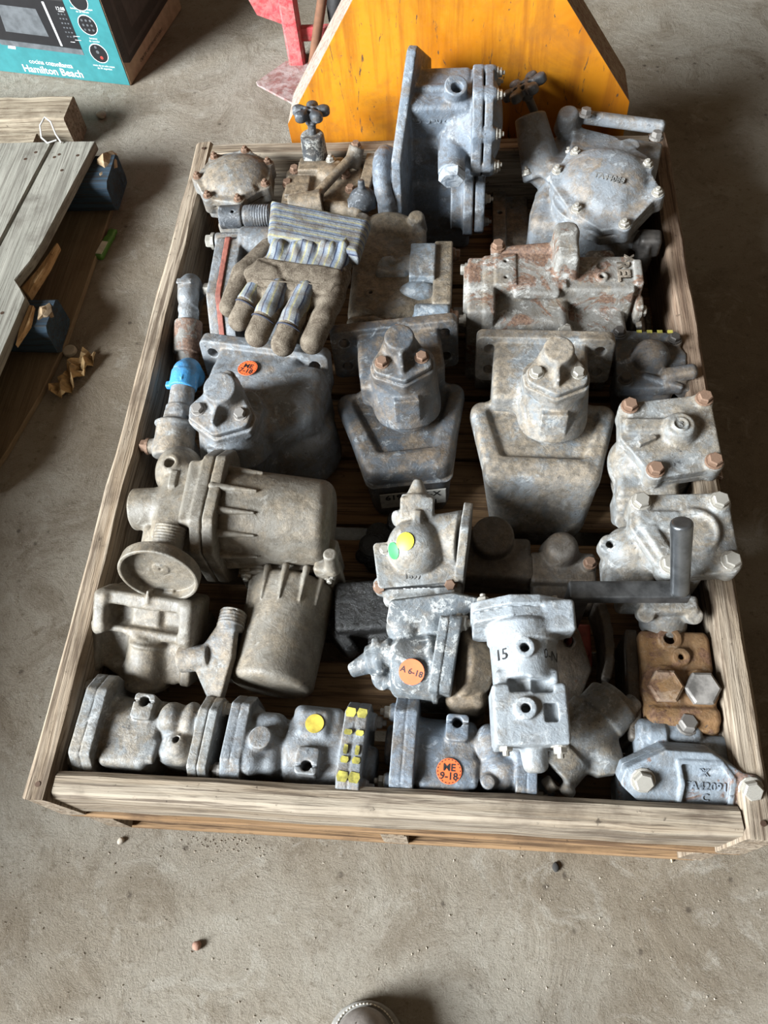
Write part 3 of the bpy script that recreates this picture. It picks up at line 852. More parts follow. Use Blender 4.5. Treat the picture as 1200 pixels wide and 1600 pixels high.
# ================================================================== casting materials
M_GREY = paint('grey_enamel', (0.145, 0.160, 0.175), (0.185, 0.195, 0.205), 0.45, (0.175, 0.128, 0.082), 0.35, (0.42, 0.44, 0.45), 0.0, 0.5, 0.8)
M_BLUEGREY = paint('blue_grey_enamel', (0.120, 0.145, 0.175), (0.155, 0.180, 0.212), 0.42, (0.155, 0.115, 0.074), 0.35, (0.42, 0.45, 0.48), 0.0, 0.42, 0.8)
M_PALE = paint('pale_grey_enamel', (0.165, 0.172, 0.175), (0.225, 0.23, 0.225), 0.60, (0.20, 0.158, 0.108), 0.7, (0.44, 0.44, 0.43), 0.0, 0.5, 0.8, 0.5)
M_RELAY = paint('light_grey_enamel', (0.215, 0.235, 0.255), (0.27, 0.29, 0.305), 0.25, (0.25, 0.21, 0.16), 0.45, (0.48, 0.49, 0.49), 0.0, 0.42, 0.6, 0.25)
M_DUSTY = paint('dusty_grey_enamel', (0.155, 0.160, 0.165), (0.20, 0.205, 0.20), 0.75, (0.185, 0.14, 0.092), 0.45, (0.44, 0.44, 0.42), 0.0, 0.6, 0.8)
M_DUSTPALE = paint('pale_dust_enamel', (0.155, 0.175, 0.190), (0.215, 0.225, 0.23), 0.78, (0.215, 0.168, 0.115), 0.6, (0.46, 0.46, 0.44), 0.0, 0.55, 0.85, 0.4)
M_BROWNISH = paint('mud_caked_iron', (0.125, 0.108, 0.088), (0.17, 0.148, 0.118), 0.9, (0.165, 0.120, 0.075), 0.25, (0.36, 0.34, 0.30), 0.12)
M_DARKGREY = paint('charcoal_enamel', (0.055, 0.064, 0.075), (0.09, 0.098, 0.108), 0.55, (0.165, 0.120, 0.078), 0.35, (0.34, 0.36, 0.37), 0.0, 0.45, 0.7)
M_CHIPPED = paint('chipped_dark_enamel', (0.085, 0.098, 0.108), (0.135, 0.148, 0.155), 0.25, (0.18, 0.14, 0.10), 0.95, (0.48, 0.48, 0.46), 0.0, 0.48, 1.0)
M_FILTER = paint('dusty_cast_aluminium', (0.150, 0.133, 0.108), (0.19, 0.170, 0.140), 0.62, (0.185, 0.148, 0.104), 0.25, (0.36, 0.34, 0.30), 0.0, 0.5, 0.7, 0.25, bump=0.4)
M_RUSTY = paint('rusty_iron', (0.165, 0.155, 0.140), (0.22, 0.21, 0.19), 0.35, (0.205, 0.155, 0.10), 0.8, (0.46, 0.45, 0.42), 0.78, 0.65, 0.8, 0.3)
M_RUSTYELLOW = paint('ochre_rust_iron', (0.165, 0.085, 0.034), (0.24, 0.128, 0.048), 0.35, (0.22, 0.135, 0.065), 0.35, (0.38, 0.29, 0.21), 0.75, 0.7, 0.5, 0.4)
M_OILY = paint('oily_black_iron', (0.008, 0.0075, 0.007), (0.014, 0.013, 0.012), 0.0, (0.01, 0.01, 0.01), 0.0, (0.02, 0.02, 0.02), 0.0, 0.28, 0.0, 0.0, bump=1.0)
M_DULLBROWN = paint('dull_brown_iron', (0.075, 0.064, 0.054), (0.105, 0.09, 0.075), 0.6, (0.11, 0.08, 0.052), 0.2, (0.25, 0.24, 0.22), 0.2)  # dark brown iron of the half hidden castings and manifold side plates
M_BLACKPIPE = paint('blackened_pipe', (0.045, 0.05, 0.056), (0.08, 0.085, 0.093), 0.3, (0.14, 0.105, 0.07), 0.5, (0.34, 0.35, 0.37), 0.0, 0.45, 0.7)
M_COVER = paint('rust_marked_grey', (0.165, 0.19, 0.215), (0.20, 0.225, 0.25), 0.18, (0.18, 0.14, 0.095), 0.3, (0.42, 0.44, 0.46), 0.42, 0.45, 0.7)
M_CHIPBLACK = paint('flaking_black_enamel', (0.03, 0.033, 0.036), (0.055, 0.058, 0.062), 0.15, (0.14, 0.11, 0.08), 1.5, (0.36, 0.35, 0.32), 0.0, 0.45, 0.8, 0.0)
M_BLUEPIPE = paint('bright_blue_enamel', (0.035, 0.21, 0.45), (0.06, 0.27, 0.52), 0.1, (0.2, 0.17, 0.13), 0.3, (0.35, 0.42, 0.48), 0.0, 0.4, 0.4, 0.3)
M_WORNBLUE = paint('worn_pale_blue', (0.19, 0.235, 0.28), (0.26, 0.30, 0.335), 0.50, (0.185, 0.145, 0.098), 0.8, (0.50, 0.52, 0.53), 0.30, 0.42, 0.9, 0.6)
M_BROWNGREY = paint('brown_grey_iron', (0.145, 0.138, 0.128), (0.19, 0.18, 0.165), 0.85, (0.195, 0.15, 0.098), 0.4, (0.44, 0.42, 0.38), 0.1, 0.5, 0.8, 0.3, bump=0.8)
M_CASTGREY = plain('cast_letter_grey', (0.17, 0.165, 0.155), 0.6, var=0.25, bump=0.3)
M_CASTBLUE = plain('cast_letter_blue_grey', (0.17, 0.195, 0.225), 0.55, var=0.25, bump=0.3)
M_CASTRUST = plain('cast_letter_rust', (0.22, 0.18, 0.14), 0.65, var=0.35, bump=0.3)
M_BOLTRUST = plain('rusty_bolt', (0.24, 0.145, 0.095), 0.7, 0.3, 0.35, 0.3)
M_BOLTPALE = plain('pale_bolt', (0.42, 0.39, 0.34), 0.5, 0.5, 0.3, 0.2)
M_BOLTGREY = plain('grey_bolt', (0.24, 0.22, 0.20), 0.6, 0.4, 0.3, 0.2)
M_BOLTDARK = plain('dark_bolt', (0.09, 0.08, 0.072), 0.6, 0.4, 0.3, 0.2)
M_STEEL = plain('worn_steel_grip', (0.22, 0.23, 0.24), 0.32, 0.9, 0.15, 0.1)
M_DARKSTEEL = plain('dark_steel_bar', (0.10, 0.10, 0.10), 0.45, 0.7, 0.25, 0.15)
M_GASKETRED = plain('red_gasket', (0.26, 0.085, 0.06), 0.8, var=0.25, bump=0.2)
M_ORANGE = plain('orange_sticker', (0.80, 0.13, 0.035), 0.5, var=0.06)
M_YELLOWST = plain('yellow_sticker', (0.80, 0.66, 0.04), 0.5, var=0.08)
M_OLDYELLOW = plain('faded_yellow_sticker', (0.48, 0.36, 0.05), 0.55, var=0.25)
M_GREENST = plain('green_sticker', (0.045, 0.36, 0.085), 0.5, var=0.1)
M_INK = plain('black_marker', (0.012, 0.012, 0.012), 0.6)
M_YELLOWPAINT = plain('yellow_chalk_paint', (0.40, 0.35, 0.065), 0.85, var=0.4)
M_TAG = plain('grubby_paper_tag', (0.40, 0.38, 0.34), 0.8, var=0.2)

def V(*a): return Vector(a)
def loc(base, o): return tuple(o[i] - base[i] for i in range(3))

def sticker(parent, p, n, r, lines, up, off=(0, 0, 0), mat=None):
    d = disc('sticker', p, n, r, mat or M_ORANGE, parent, 0.0008, 30, up, off)
    ring = bmesh.new()
    for k in range(40):
        if k % 2: continue
        a0, a1 = 2 * PI * k / 40, 2 * PI * (k + 0.9) / 40
        vs = [ring.verts.new((rr * math.cos(a), rr * math.sin(a), 0.00095)) for rr, a in ((r * 0.86, a0), (r * 0.93, a0), (r * 0.93, a1), (r * 0.86, a1))]
        ring.faces.new(vs)
    obj('sticker_print', ring, M_INK, d)
    for i, (s, dy) in enumerate(lines):
        t = text_obj('sticker_writing', s, r * 0.78, M_INK, d, (0, dy * r, 0.001), (0, 0, 1), (0, 1, 0), 0.0001, bold=r * 0.018)
    return d

# ================================================================== A  domed cover valve, far left corner
t = thing('domed_valve', 'round domed cover valve with rusty bolts in the far left crate corner', 'valve', (-0.385, 1.225, DECK))
B0 = (-0.385, 1.225, DECK)
b = Body(0.0024, 0.008, B0)
b.poly(ngon(7, 0.078, 0.5), 0.016, (-0.388, 1.230, 0.311), cr=0.006, r=0.002)
b.poly(ngon(7, 0.076, 0.5), 0.030, (-0.388, 1.230, 0.2855), cr=0.006, r=0.002, k=0.001)
b.ell((-0.386, 1.232, 0.315), (0.068, 0.062, 0.030), k=0.006)
b.box((-0.350, 1.18, 0.321), (0.03, 0.02, 0.012), 0.005, rot=(0, 0, 40))
b.cyl((-0.385, 1.23, 0.14), (-0.385, 1.23, 0.28), 0.055)
b.box((-0.375, 1.17, 0.21), (0.09, 0.07, 0.13), 0.01); b.box((-0.37, 1.20, 0.150), (0.14, 0.15, 0.03), 0.006)
bp = []
for i in range(7):
    a = 0.5 + 2 * PI * i / 7
    p = V(-0.388 + 0.076 * math.cos(a), 1.230 + 0.076 * math.sin(a), 0.314)
    b.cyl(p - V(0, 0, 0.028), p + V(0, 0, 0.006), 0.0125); bp.append(p + V(0, 0, 0.007))
b.make('casting', M_DUSTY, t)
for p in bp: bolt(t, p, (0, 0, 1), 0.0075, M_BOLTRUST, True, off=B0)

# ================================================================== B  handwheel valve
def handwheel(parent, p, axis, R, mat, off, lobes=5, a0=0.3):
    z = Vector(axis).normalized(); q = frame_from(z, (0, 1, 0)); P = V(*p)
    b = Body(0.0018, 0.007, off)
    b.cyl(P - z * 0.007, P + z * 0.006, R * 0.55, r=0.003)
    for i in range(lobes):
        a = a0 + 2 * PI * i / lobes
        d = q @ V(math.cos(a), math.sin(a), 0)
        b.path([P + d * R * 0.3, P + d * R * 0.78], [0.009, 0.0105]); b.cyl(P + d * R * 0.82 - z * 0.009, P + d * R * 0.82 + z * 0.009, 0.0115, r=0.005)
    b.cyl(P - z * 0.022, P + z * 0.008, 0.013, 0.016, r=0.003)
    b.cyl(P - z * 0.055, P - z * 0.012, 0.0085)
    for i in range(lobes):
        a = a0 + 2 * PI * (i + 0.5) / lobes
        d = q @ V(math.cos(a), math.sin(a), 0)
        b.cyl(P + d * R * 0.42 - z * 0.02, P + d * R * 0.42 + z * 0.02, 0.0045, r=0.0005, sub=True, k=0.002)
    b.cyl(P, P + z * 0.02, 0.005, r=0.001, sub=True, k=0.002)
    return b.make('handwheel', mat, parent)
B0 = (-0.205, 1.22, DECK)
t = thing('handwheel_valve', 'mud caked valve with small black handwheel upright beside the domed cover', 'valve', B0)
b = Body(0.0024, 0.007, B0)
b.box((-0.205, 1.215, 0.215), (0.165, 0.125, 0.165), 0.008)
b.box((-0.214, 1.285, 0.285), (0.095, 0.045, 0.035), 0.006); b.cyl((-0.228, 1.307, 0.25), (-0.228, 1.307, 0.300), 0.028)
b.ell((-0.19, 1.255, 0.302), (0.03, 0.022, 0.014)); b.box((-0.215, 1.27, 0.305), (0.09, 0.03, 0.012), 0.004)
b.box((-0.255, 1.215, 0.303), (0.05, 0.06, 0.008), 0.003)
b.path([(-0.215, 1.165, 0.315), (-0.145, 1.275, 0.325)], 0.0095); b.cyl((-0.148, 1.275, 0.30), (-0.135, 1.295, 0.335), 0.018, 0.016)
b.cyl((-0.262, 1.148, 0.305), (-0.195, 1.156, 0.312), 0.025, 0.025, r=0.003); b.cyl((-0.20, 1.155, 0.311), (-0.18, 1.157, 0.313), 0.017, r=0.001, sub=True, k=0.001)
b.path([(-0.27, 1.15, 0.30), (-0.29, 1.12, 0.30), (-0.292, 1.085, 0.28), (-0.30, 1.06, 0.25)], [0.016, 0.012, 0.010, 0.010])
b.path([(-0.125, 1.14, 0.30), (-0.15, 1.15, 0.30), (-0.185, 1.158, 0.30)], 0.013)
b.make('casting', M_BROWNISH, t)
for x, y in ((-0.278, 1.225), (-0.16, 1.25), (-0.268, 1.268), (-0.137, 1.292), (-0.145, 1.205)):
    z = 0.337 if (x, y) == (-0.137, 1.292) else 0.301
    bolt(t, (x, y, z), (0, 0, 1), 0.009, M_BOLTRUST, off=B0)
bolt(t, (-0.192, 1.283, 0.312), (0, 0, 1), 0.008, M_BOLTPALE, True, off=B0)
b = Body(0.002, 0.004, B0)
b.cyl((-0.228, 1.307, 0.298), (-0.228, 1.309, 0.354), 0.0265, 0.0245, r=0.006)
b.make('bonnet', M_CHIPBLACK, t)['label'] = 'bonnet with flaking black paint'
handwheel(t, (-0.2265, 1.322, 0.394), (0.02, 0.22, 1), 0.034, M_BLACKPIPE, B0)
b = Body(0.0024, 0.004, B0)
b.box((-0.113, 1.245, 0.30), (0.024, 0.115, 0.012), 0.002, rot=(8, 0, -8))
b.make('latch_bar', M_BROWNISH, t)
b = Body(0.002, 0.004, B0)
b.ell((-0.115, 1.158, 0.315), (0.027, 0.024, 0.026)); b.cyl((-0.115, 1.158, 0.325), (-0.115, 1.163, 0.358), 0.009, 0.006); b.cyl((-0.145, 1.15, 0.31), (-0.09, 1.16, 0.305), 0.012)
b.make('release_knob', M_BLACKPIPE, t)

# C  short black pipe lying in front of them
B0 = (-0.34, 1.115, 0.29)
t = thing('pipe_nipple', 'short blackened pipe with sleeve lying between the domed valve and the glove', 'pipe', B0)
b = Body(0.0018, 0.0015, B0)
b.cyl((-0.398, 1.112, 0.315), (-0.352, 1.114, 0.315), 0.0225); b.cyl((-0.349, 1.114, 0.315), (-0.295, 1.116, 0.314), 0.0215); b.cyl((-0.358, 1.114, 0.315), (-0.345, 1.114, 0.315), 0.0195)
for k in range(8): b.tor((-0.335 + 0.005 * k, 1.115, 0.3147), 0.0212, 0.0012, (0, 90, 0), k=0.001)
b.hole((-0.368, 1.105, 0.335), (0, -0.3, 1), 0.003, 0.01)
b.make('pipe', M_BLACKPIPE, t)

# ================================================================== D  upright flange casting with red gasket
B0 = (-0.34, 0.96, DECK)
t = thing('flanged_valve', 'upright grey flanged casting with a red gasket line left of the glove', 'valve', B0)
b = Body(0.0024, 0.006, B0)
pf = [(-0.08, -0.10), (-0.10, 0.02), (-0.06, 0.075), (0.065, 0.085), (0.095, 0.03), (0.08, -0.10)]
RT = (90, 0, 90)
b.poly(pf, 0.020, (-0.377, 0.958, 0.242), RT, cr=0.012, r=0.003); b.poly([(x * 0.98, y * 0.98) for x, y in pf], 0.024, (-0.349, 0.958, 0.242), RT, cr=0.012, r=0.003)
b.box((-0.315, 1.045, 0.30), (0.075, 0.05, 0.055), 0.012); b.box((-0.29, 0.965, 0.235), (0.10, 0.13, 0.15), 0.02)
b.cyl((-0.345, 1.038, 0.315), (-0.275, 1.035, 0.315), 0.032, r=0.008)
b.ell((-0.31, 0.935, 0.30), (0.035, 0.06, 0.03)); b.box((-0.27, 0.90, 0.20), (0.08, 0.08, 0.11), 0.012)
b.cyl((-0.40, 0.955, 0.275), (-0.345, 0.955, 0.275), 0.021); b.cyl((-0.395, 1.045, 0.315), (-0.345, 1.045, 0.315), 0.016)
b.make('casting', M_GREY, t)
b = Body(0.002, 0.002, B0)
b.poly([(x * 1.006, y * 1.006) for x, y in pf], 0.011, (-0.3635, 0.958, 0.2425), RT, cr=0.013, r=0.001)
b.make('gasket', M_GASKETRED, t)
for p in ((-0.402, 1.045, 0.315), (-0.402, 0.955, 0.275)): bolt(t, p, (-1, 0, 0), 0.013, M_BOLTPALE, off=B0)

# ================================================================== F, G  pipe elbows along the left board
B0 = (-0.435, 0.90, DECK)
t = thing('pipe_elbow', 'grey pipe elbow with rusty union standing against the left crate board', 'pipe', B0)
b = Body(0.002, 0.003, B0)
b.path([(-0.449, 0.985, 0.24), (-0.447, 0.975, 0.27), (-0.443, 0.955, 0.285), (-0.441, 0.93, 0.28)], 0.0205)
b.cyl((-0.442, 0.945, 0.283), (-0.439, 0.895, 0.263), 0.0185)
b.tor((-0.4395, 0.907, 0.268), 0.0175, 0.0035, (68, 0, -3)); b.cyl((-0.4388, 0.897, 0.2635), (-0.438, 0.885, 0.2595), 0.0195)
b.box((-0.4455, 0.95, 0.304), (0.03, 0.012, 0.005), 0.002)
b.make('elbow', M_GREY, t)
b = Body(0.002, 0.003, B0)
b.cyl((-0.438, 0.888, 0.26), (-0.4375, 0.828, 0.235), 0.0265, 0.027, r=0.004); b.cyl((-0.4375, 0.835, 0.237), (-0.436, 0.80, 0.22), 0.021); b.path([(-0.436, 0.81, 0.22), (-0.44, 0.83, 0.15)], 0.018)
b.make('union', M_RUSTY, t)

B0 = (-0.41, 0.68, DECK)
t = thing('pipe_elbow', 'pipe elbow with bright blue cap beside the left crate board', 'pipe', B0)
b = Body(0.0018, 0.003, B0)
b.path([(-0.405, 0.752, 0.262), (-0.405, 0.748, 0.285), (-0.405, 0.735, 0.296), (-0.406, 0.72, 0.294)], 0.0225)
b.cyl((-0.4055, 0.735, 0.296), (-0.4065, 0.703, 0.289), 0.0245); b.box((-0.428, 0.708, 0.293), (0.018, 0.012, 0.012), 0.003)
b.box((-0.402, 0.715, 0.3145), (0.002, 0.02, 0.004), 0.0008)
b.make('blue_cap', M_BLUEPIPE, t)
b = Body(0.002, 0.003, B0)
b.cyl((-0.406, 0.71, 0.29), (-0.408, 0.655, 0.278), 0.0215); b.cyl((-0.408, 0.668, 0.281), (-0.4085, 0.648, 0.277), 0.024, r=0.002); b.box((-0.409, 0.643, 0.278), (0.036, 0.02, 0.042), 0.003)
b.make('adapter', M_GREY, t)
b = Body(0.0022, 0.004, B0)
b.cyl((-0.409, 0.64, 0.276), (-0.411, 0.575, 0.258), 0.034, 0.035, r=0.005); b.cyl((-0.41, 0.638, 0.276), (-0.41, 0.632, 0.274), 0.037, r=0.002); b.box((-0.41, 0.60, 0.19), (0.055, 0.06, 0.11), 0.01)
b.cyl((-0.435, 0.598, 0.262), (-0.458, 0.597, 0.262), 0.014)
b.make('pipe_body', M_DUSTY, t)
bolt(t, (-0.458, 0.597, 0.262), (-1, 0, 0), 0.012, M_BOLTRUST, off=B0)

# ================================================================== H  casting right of the glove
B0 = (-0.025, 0.98, DECK)
t = thing('slab_valve', 'dusty casting with pale slab face and raised letters right of the glove', 'valve', B0)
b = Body(0.0024, 0.007, B0)
b.ell((-0.075, 1.03, 0.296), (0.05, 0.06, 0.016)); b.ell((-0.05, 0.90, 0.298), (0.05, 0.04, 0.010)); b.path([(-0.11, 1.06, 0.302), (-0.02, 1.07, 0.303)], 0.004); b.box((-0.058, 0.985, 0.225), (0.135, 0.245, 0.155), 0.022); b.box((-0.015, 0.96, 0.235), (0.12, 0.16, 0.13), 0.012)
b.box((-0.06, 1.09, 0.296), (0.12, 0.045, 0.03), 0.012); b.cyl((-0.112, 1.103, 0.29), (-0.112, 1.10, 0.322), 0.02, 0.014, r=0.006); b.cyl((-0.005, 1.105, 0.28), (-0.005, 1.10, 0.325), 0.021, 0.015, r=0.006)
b.ell((-0.06, 1.10, 0.30), (0.05, 0.03, 0.022)); b.box((-0.005, 1.05, 0.275), (0.04, 0.08, 0.07), 0.012)
b.cyl((-0.045, 1.0, 0.290), (0.02, 1.0, 0.290), 0.027, r=0.006)
b.box((0.05, 0.965, 0.27), (0.035, 0.16, 0.085), 0.004)
b.box((0.025, 0.91, 0.22), (0.06, 0.08, 0.15), 0.01); b.box((-0.06, 0.852, 0.285), (0.12, 0.03, 0.02), 0.006, rot=(0, 0, -3)); b.path([(-0.11, 0.85, 0.295), (-0.075, 0.852, 0.300), (-0.03, 0.845, 0.293)], [0.013, 0.009, 0.008])
b.port((-0.083, 0.918, 0.300), (0, -0.1, 1), 0.009, 0.0035, 0.006, 0.02)
b.cyl((0.055, 1.032, 0.288), (0.075, 1.032, 0.288), 0.011)
b.make('casting', M_BROWNGREY, t)
b = Body(0.0021, 0.006, B0)
b.box((-0.046, 0.985, 0.297), (0.064, 0.055, 0.024), 0.010); b.cyl((-0.066, 0.992, 0.290), (-0.01, 0.992, 0.294), 0.022, 0.026, r=0.006); b.box((0.012, 0.985, 0.305), (0.048, 0.088, 0.034), 0.003, k=0.004); b.ell((0.004, 0.925, 0.298), (0.036, 0.022, 0.018)); b.box((-0.02, 0.945, 0.29), (0.09, 0.02, 0.02), 0.005); b.cyl((0.0, 0.872, 0.288), (0.065, 0.872, 0.288), 0.025, r=0.006)
b.box((0.01, 0.90, 0.275), (0.05, 0.07, 0.04), 0.01)
b.make('slab_face', M_WORNBLUE, t)['label'] = 'worn pale blue slab and boss'
bolt(t, (0.070, 1.032, 0.288), (1, 0, 0), 0.011, M_BOLTRUST, off=B0); bolt(t, (0.068, 0.872, 0.288), (1, 0, 0), 0.013, M_BOLTRUST, off=B0)
bolt(t, (-0.045, 0.852, 0.296), (0, -0.1, 1), 0.007, M_BOLTRUST, off=B0); bolt(t, (-0.022, 0.848, 0.295), (0, -0.1, 1), 0.006, M_BOLTGREY, off=B0)
text_obj('cast_letters', 'REL', 0.023, M_CASTRUST, t, (-0.069, 0.889, 0.3027), (0, -0.05, 1), (0, -1, 0), 0.0015, bold=0.0006, off=B0)

# ================================================================== I  valve with tall mounting plate
B0 = (0.03, 1.22, DECK)
t = thing('plate_valve', 'blue-grey valve with tall upright mounting plate and round bolted cover against the yellow panel', 'valve', B0)
b = Body(0.0026, 0.008, B0)
RX = (90, 0, 90)
hexp = [(-0.112, -0.155), (-0.102, -0.01), (0.040, 0.112), (0.052, 0.112), (0.150, 0.03), (0.14, -0.10), (0.03, -0.18), (-0.080, -0.19)]
b.poly(hexp, 0.019, (-0.022, 1.247, 0.42), (90, 0, 79), cr=0.006, r=0.004, k=0.012)
b.box((0.034, 1.275, 0.415), (0.125, 0.105, 0.13), 0.010, rot=(8, 0, 0)); b.box((0.034, 1.278, 0.33), (0.12, 0.12, 0.14), 0.010)
b.box((0.02, 1.262, 0.476), (0.10, 0.012, 0.016), 0.004)
b.cyl((0.05, 1.265, 0.40), (0.112, 1.265, 0.40), 0.062, 0.085, r=0.006)
cov = ngon(8, 0.088, 0.39)
b.poly(cov, 0.020, (0.108, 1.262, 0.405), RX, cr=0.012, r=0.003); b.poly(cov, 0.016, (0.129, 1.262, 0.405), RX, cr=0.011, r=0.003, k=0.002)
b.ell((0.133, 1.262, 0.405), (0.025, 0.07, 0.075), k=0.01)
bp = []
for i in range(8):
    a = 0.39 + 2 * PI * i / 8
    p = V(0.137, 1.262 + 0.086 * math.cos(a), 0.405 + 0.086 * math.sin(a)); b.cyl(p - V(0.035, 0, 0), p + V(0.006, 0, 0), 0.012); bp.append(p + V(0.007, 0, 0))
b.cyl((0.062, 1.258, 0.44), (0.068, 1.235, 0.502), 0.021, 0.0215, k=0.006); b.cyl((0.068, 1.235, 0.48), (0.071, 1.228, 0.52), 0.0105, sub=True, r=0.001, k=0.002)
b.cyl((0.06, 1.24, 0.40), (0.062, 1.155, 0.375), 0.027, 0.026)
b.box((0.035, 1.28, 0.22), (0.13, 0.14, 0.17), 0.012)
b.poly(ngon(8, 0.06, 0.39), 0.02, (0.095, 1.21, 0.265), RX, cr=0.012, r=0.003); b.cyl((0.06, 1.21, 0.265), (0.10, 1.21, 0.265), 0.055); b.poly(ngon(8, 0.055, 0.39), 0.02, (0.118, 1.21, 0.265), RX, cr=0.012, r=0.003, k=0.002)
b.make('casting', M_BLUEGREY, t)
for p in bp: bolt(t, p, (1, 0, 0), 0.0085, M_BOLTPALE, True, off=B0)
bolt(t, (0.131, 1.185, 0.29), (1, 0, 0), 0.0085, M_BOLTPALE, True, off=B0); bolt(t, (0.131, 1.205, 0.215), (1, 0, 0), 0.0085, M_BOLTGREY, True, off=B0)
hx = prism_mesh('hex_plug', 6, 0.0255, 0.018, 0.2)
o = link('hex_plug', hx, M_BLUEGREY, t); M = frame_from((0.02, -1, -0.28)).to_4x4(); M.translation = V(0.0625, 1.156, 0.3755) - V(*B0); o.matrix_local = M
text_obj('cast_letters', 'B 3-02', 0.024, M_CASTBLUE, t, (0.022, 1.2185, 0.445), (0, -1, 0.14), (0, 0.14, 1), 0.0012, off=B0)
b = Body(0.0022, 0.005, B0)
arc = [V(-0.062 + 0.0 * a, 1.19 + 0.052 * math.cos(a), 0.33 + 0.05 * math.sin(a)) for a in [PI * (0.1 + 1.0 * k / 9) for k in range(10)]]
b.path([(x - 0.012 * math.sin(i / 9 * PI), y, z) for i, (x, y, z) in enumerate(arc)], 0.017); b.box((-0.06, 1.185, 0.25), (0.05, 0.11, 0.16), 0.02); b.cyl((-0.07, 1.16, 0.30), (-0.045, 1.165, 0.325), 0.024)
b.port((-0.055, 1.152, 0.322), (-0.1, -0.5, 1), 0.012, 0.006, 0.01, 0.02)
b.make('side_hook', M_BLUEGREY, t)

# ================================================================== J  large valve far right corner
JL, JY = (0.335, 1.19, DECK), -14
t = thing('cover_valve', 'big grey valve with domed bolted cover and tilted black handwheel in the far right corner', 'valve', JL, (0, 0, JY))
b = Body(0.0026, 0.010)
b.box((0.0, 0.02, 0.085), (0.20, 0.26, 0.16), 0.02)
b.poly([(-0.085, 0.035), (-0.085, 0.165), (0.105, 0.165), (0.105, 0.02)], 0.018, (0, 0, 0.195), (-12, 0, 0), cr=0.012, r=0.004)
b.box((0.01, 0.158, 0.212), (0.205, 0.022, 0.026), 0.009, rot=(-12, 0, 0)); b.cyl((-0.078, 0.145, 0.185), (-0.078, 0.135, 0.235), 0.028, 0.02, r=0.008)
b.poly([(-0.045, 0.03), (-0.05, 0.135), (0.015, 0.12), (0.085, 0.06), (0.09, 0.02)], 0.026, (0, 0, 0.210), (-10, 0, 0), cr=0.012, r=0.006)
b.ell((-0.03, 0.075, 0.221), (0.020, 0.028, 0.010), k=0.012, sub=True); b.ell((0.012, 0.068, 0.221), (0.018, 0.026, 0.010), k=0.012, sub=True)
b.cyl((0.055, 0.105, 0.2), (0.055, 0.105, 0.205), 0.018)
oct_ = [(-0.088, -0.022), (-0.070, 0.038), (-0.02, 0.050), (0.060, 0.036), (0.100, -0.025), (0.060, -0.100), (0.02, -0.112), (-0.040, -0.080)]
TL = (12, -4, 0)
b.poly(oct_, 0.024, (0.022, -0.015, 0.190), TL, cr=0.010, r=0.003); b.poly(oct_, 0.018, (0.022, -0.018, 0.214), TL, cr=0.010, r=0.003, k=0.001)
b.poly([(x * 0.78, y * 0.78) for x, y in oct_], 0.020, (0.022, -0.020, 0.222), TL, cr=0.010, r=0.009, taper=0.80, k=0.012); b.ell((0.022, -0.020, 0.222), (0.076, 0.060, 0.026), TL, k=0.012)
b.cyl((0.01, -0.05, 0.02), (0.01, -0.045, 0.19), 0.062, 0.078)
# conical collar of the handwheel, leaning to the back left
b.cyl((-0.100, 0.040, 0.150), (-0.152, 0.112, 0.232), 0.042, 0.031, r=0.006, k=0.004); b.box((-0.092, 0.045, 0.160), (0.105, 0.03, 0.055), 0.006, rot=(40, -12, -52))
b.path([(-0.05, 0.06, 0.15), (-0.10, 0.05, 0.15)], 0.03)
b.box((-0.07, -0.03, 0.10), (0.07, 0.08, 0.10), 0.01, rot=(0, 0, 0)); b.box((-0.095, 0.02, 0.115), (0.02, 0.05, 0.05), 0.006)
bp = []
Rt = Euler([math.radians(a) for a in TL]).to_matrix()
for x, y in ((-0.088, 0.000), (-0.062, 0.044), (0.075, 0.030), (0.104, -0.030), (0.058, -0.106), (-0.034, -0.082)):
    p = V(0.022, -0.018, 0.212) + Rt @ V(x, y, 0.008); n = Rt @ V(0, 0, 1); b.cyl(p - n * 0.035, p + n * 0.004, 0.0135); bp.append((p + n * 0.0045, n))
b.cyl((0.088, -0.075, 0.135), (0.112, -0.085, 0.14), 0.018)
b.make('casting', M_GREY, t)
for p, n in bp: bolt(t, p, n, 0.009, M_BOLTPALE, True)
for p in ((-0.045, 0.142, 0.23), (0.10, 0.115, 0.22)): bolt(t, p, (0, 0.2, 1), 0.011, M_BOLTGREY)
for p in ((-0.058, 0.075, 0.185), (-0.13, 0.018, 0.17)): bolt(t, p, (-0.45, 0.72, 0.8), 0.009, M_BOLTPALE, True)
handwheel(t, (-0.174, 0.144, 0.268), (-0.50, 0.10, 0.86), 0.043, M_BLACKPIPE, (0, 0, 0), 6)
nn = Rt @ V(0, 0, 1)
text_obj('cast_letters', 'TA44088', 0.0155, M_CASTGREY, t, V(0.022, -0.020, 0.2305) + Rt @ V(0.012, -0.026, 0.0150), Rt @ V(0.0, -0.05, 1), Rt @ V(0.15, 1, 0), 0.0014, bold=0.0003)
b = Body(0.002, 0.003); b.cyl((0.11, -0.085, 0.14), (0.125, -0.09, 0.142), 0.02); b.cyl((0.122, -0.089, 0.142), (0.145, -0.098, 0.145), 0.022, r=0.005); b.cyl((0.133, -0.09, 0.15), (0.125, -0.12, 0.085), 0.017, 0.016); b.box((0.134, -0.094, 0.146), (0.04, 0.036, 0.042), 0.007, rot=(0, 0, 10))
b.make('elbow_fitting', M_BOLTDARK, t)

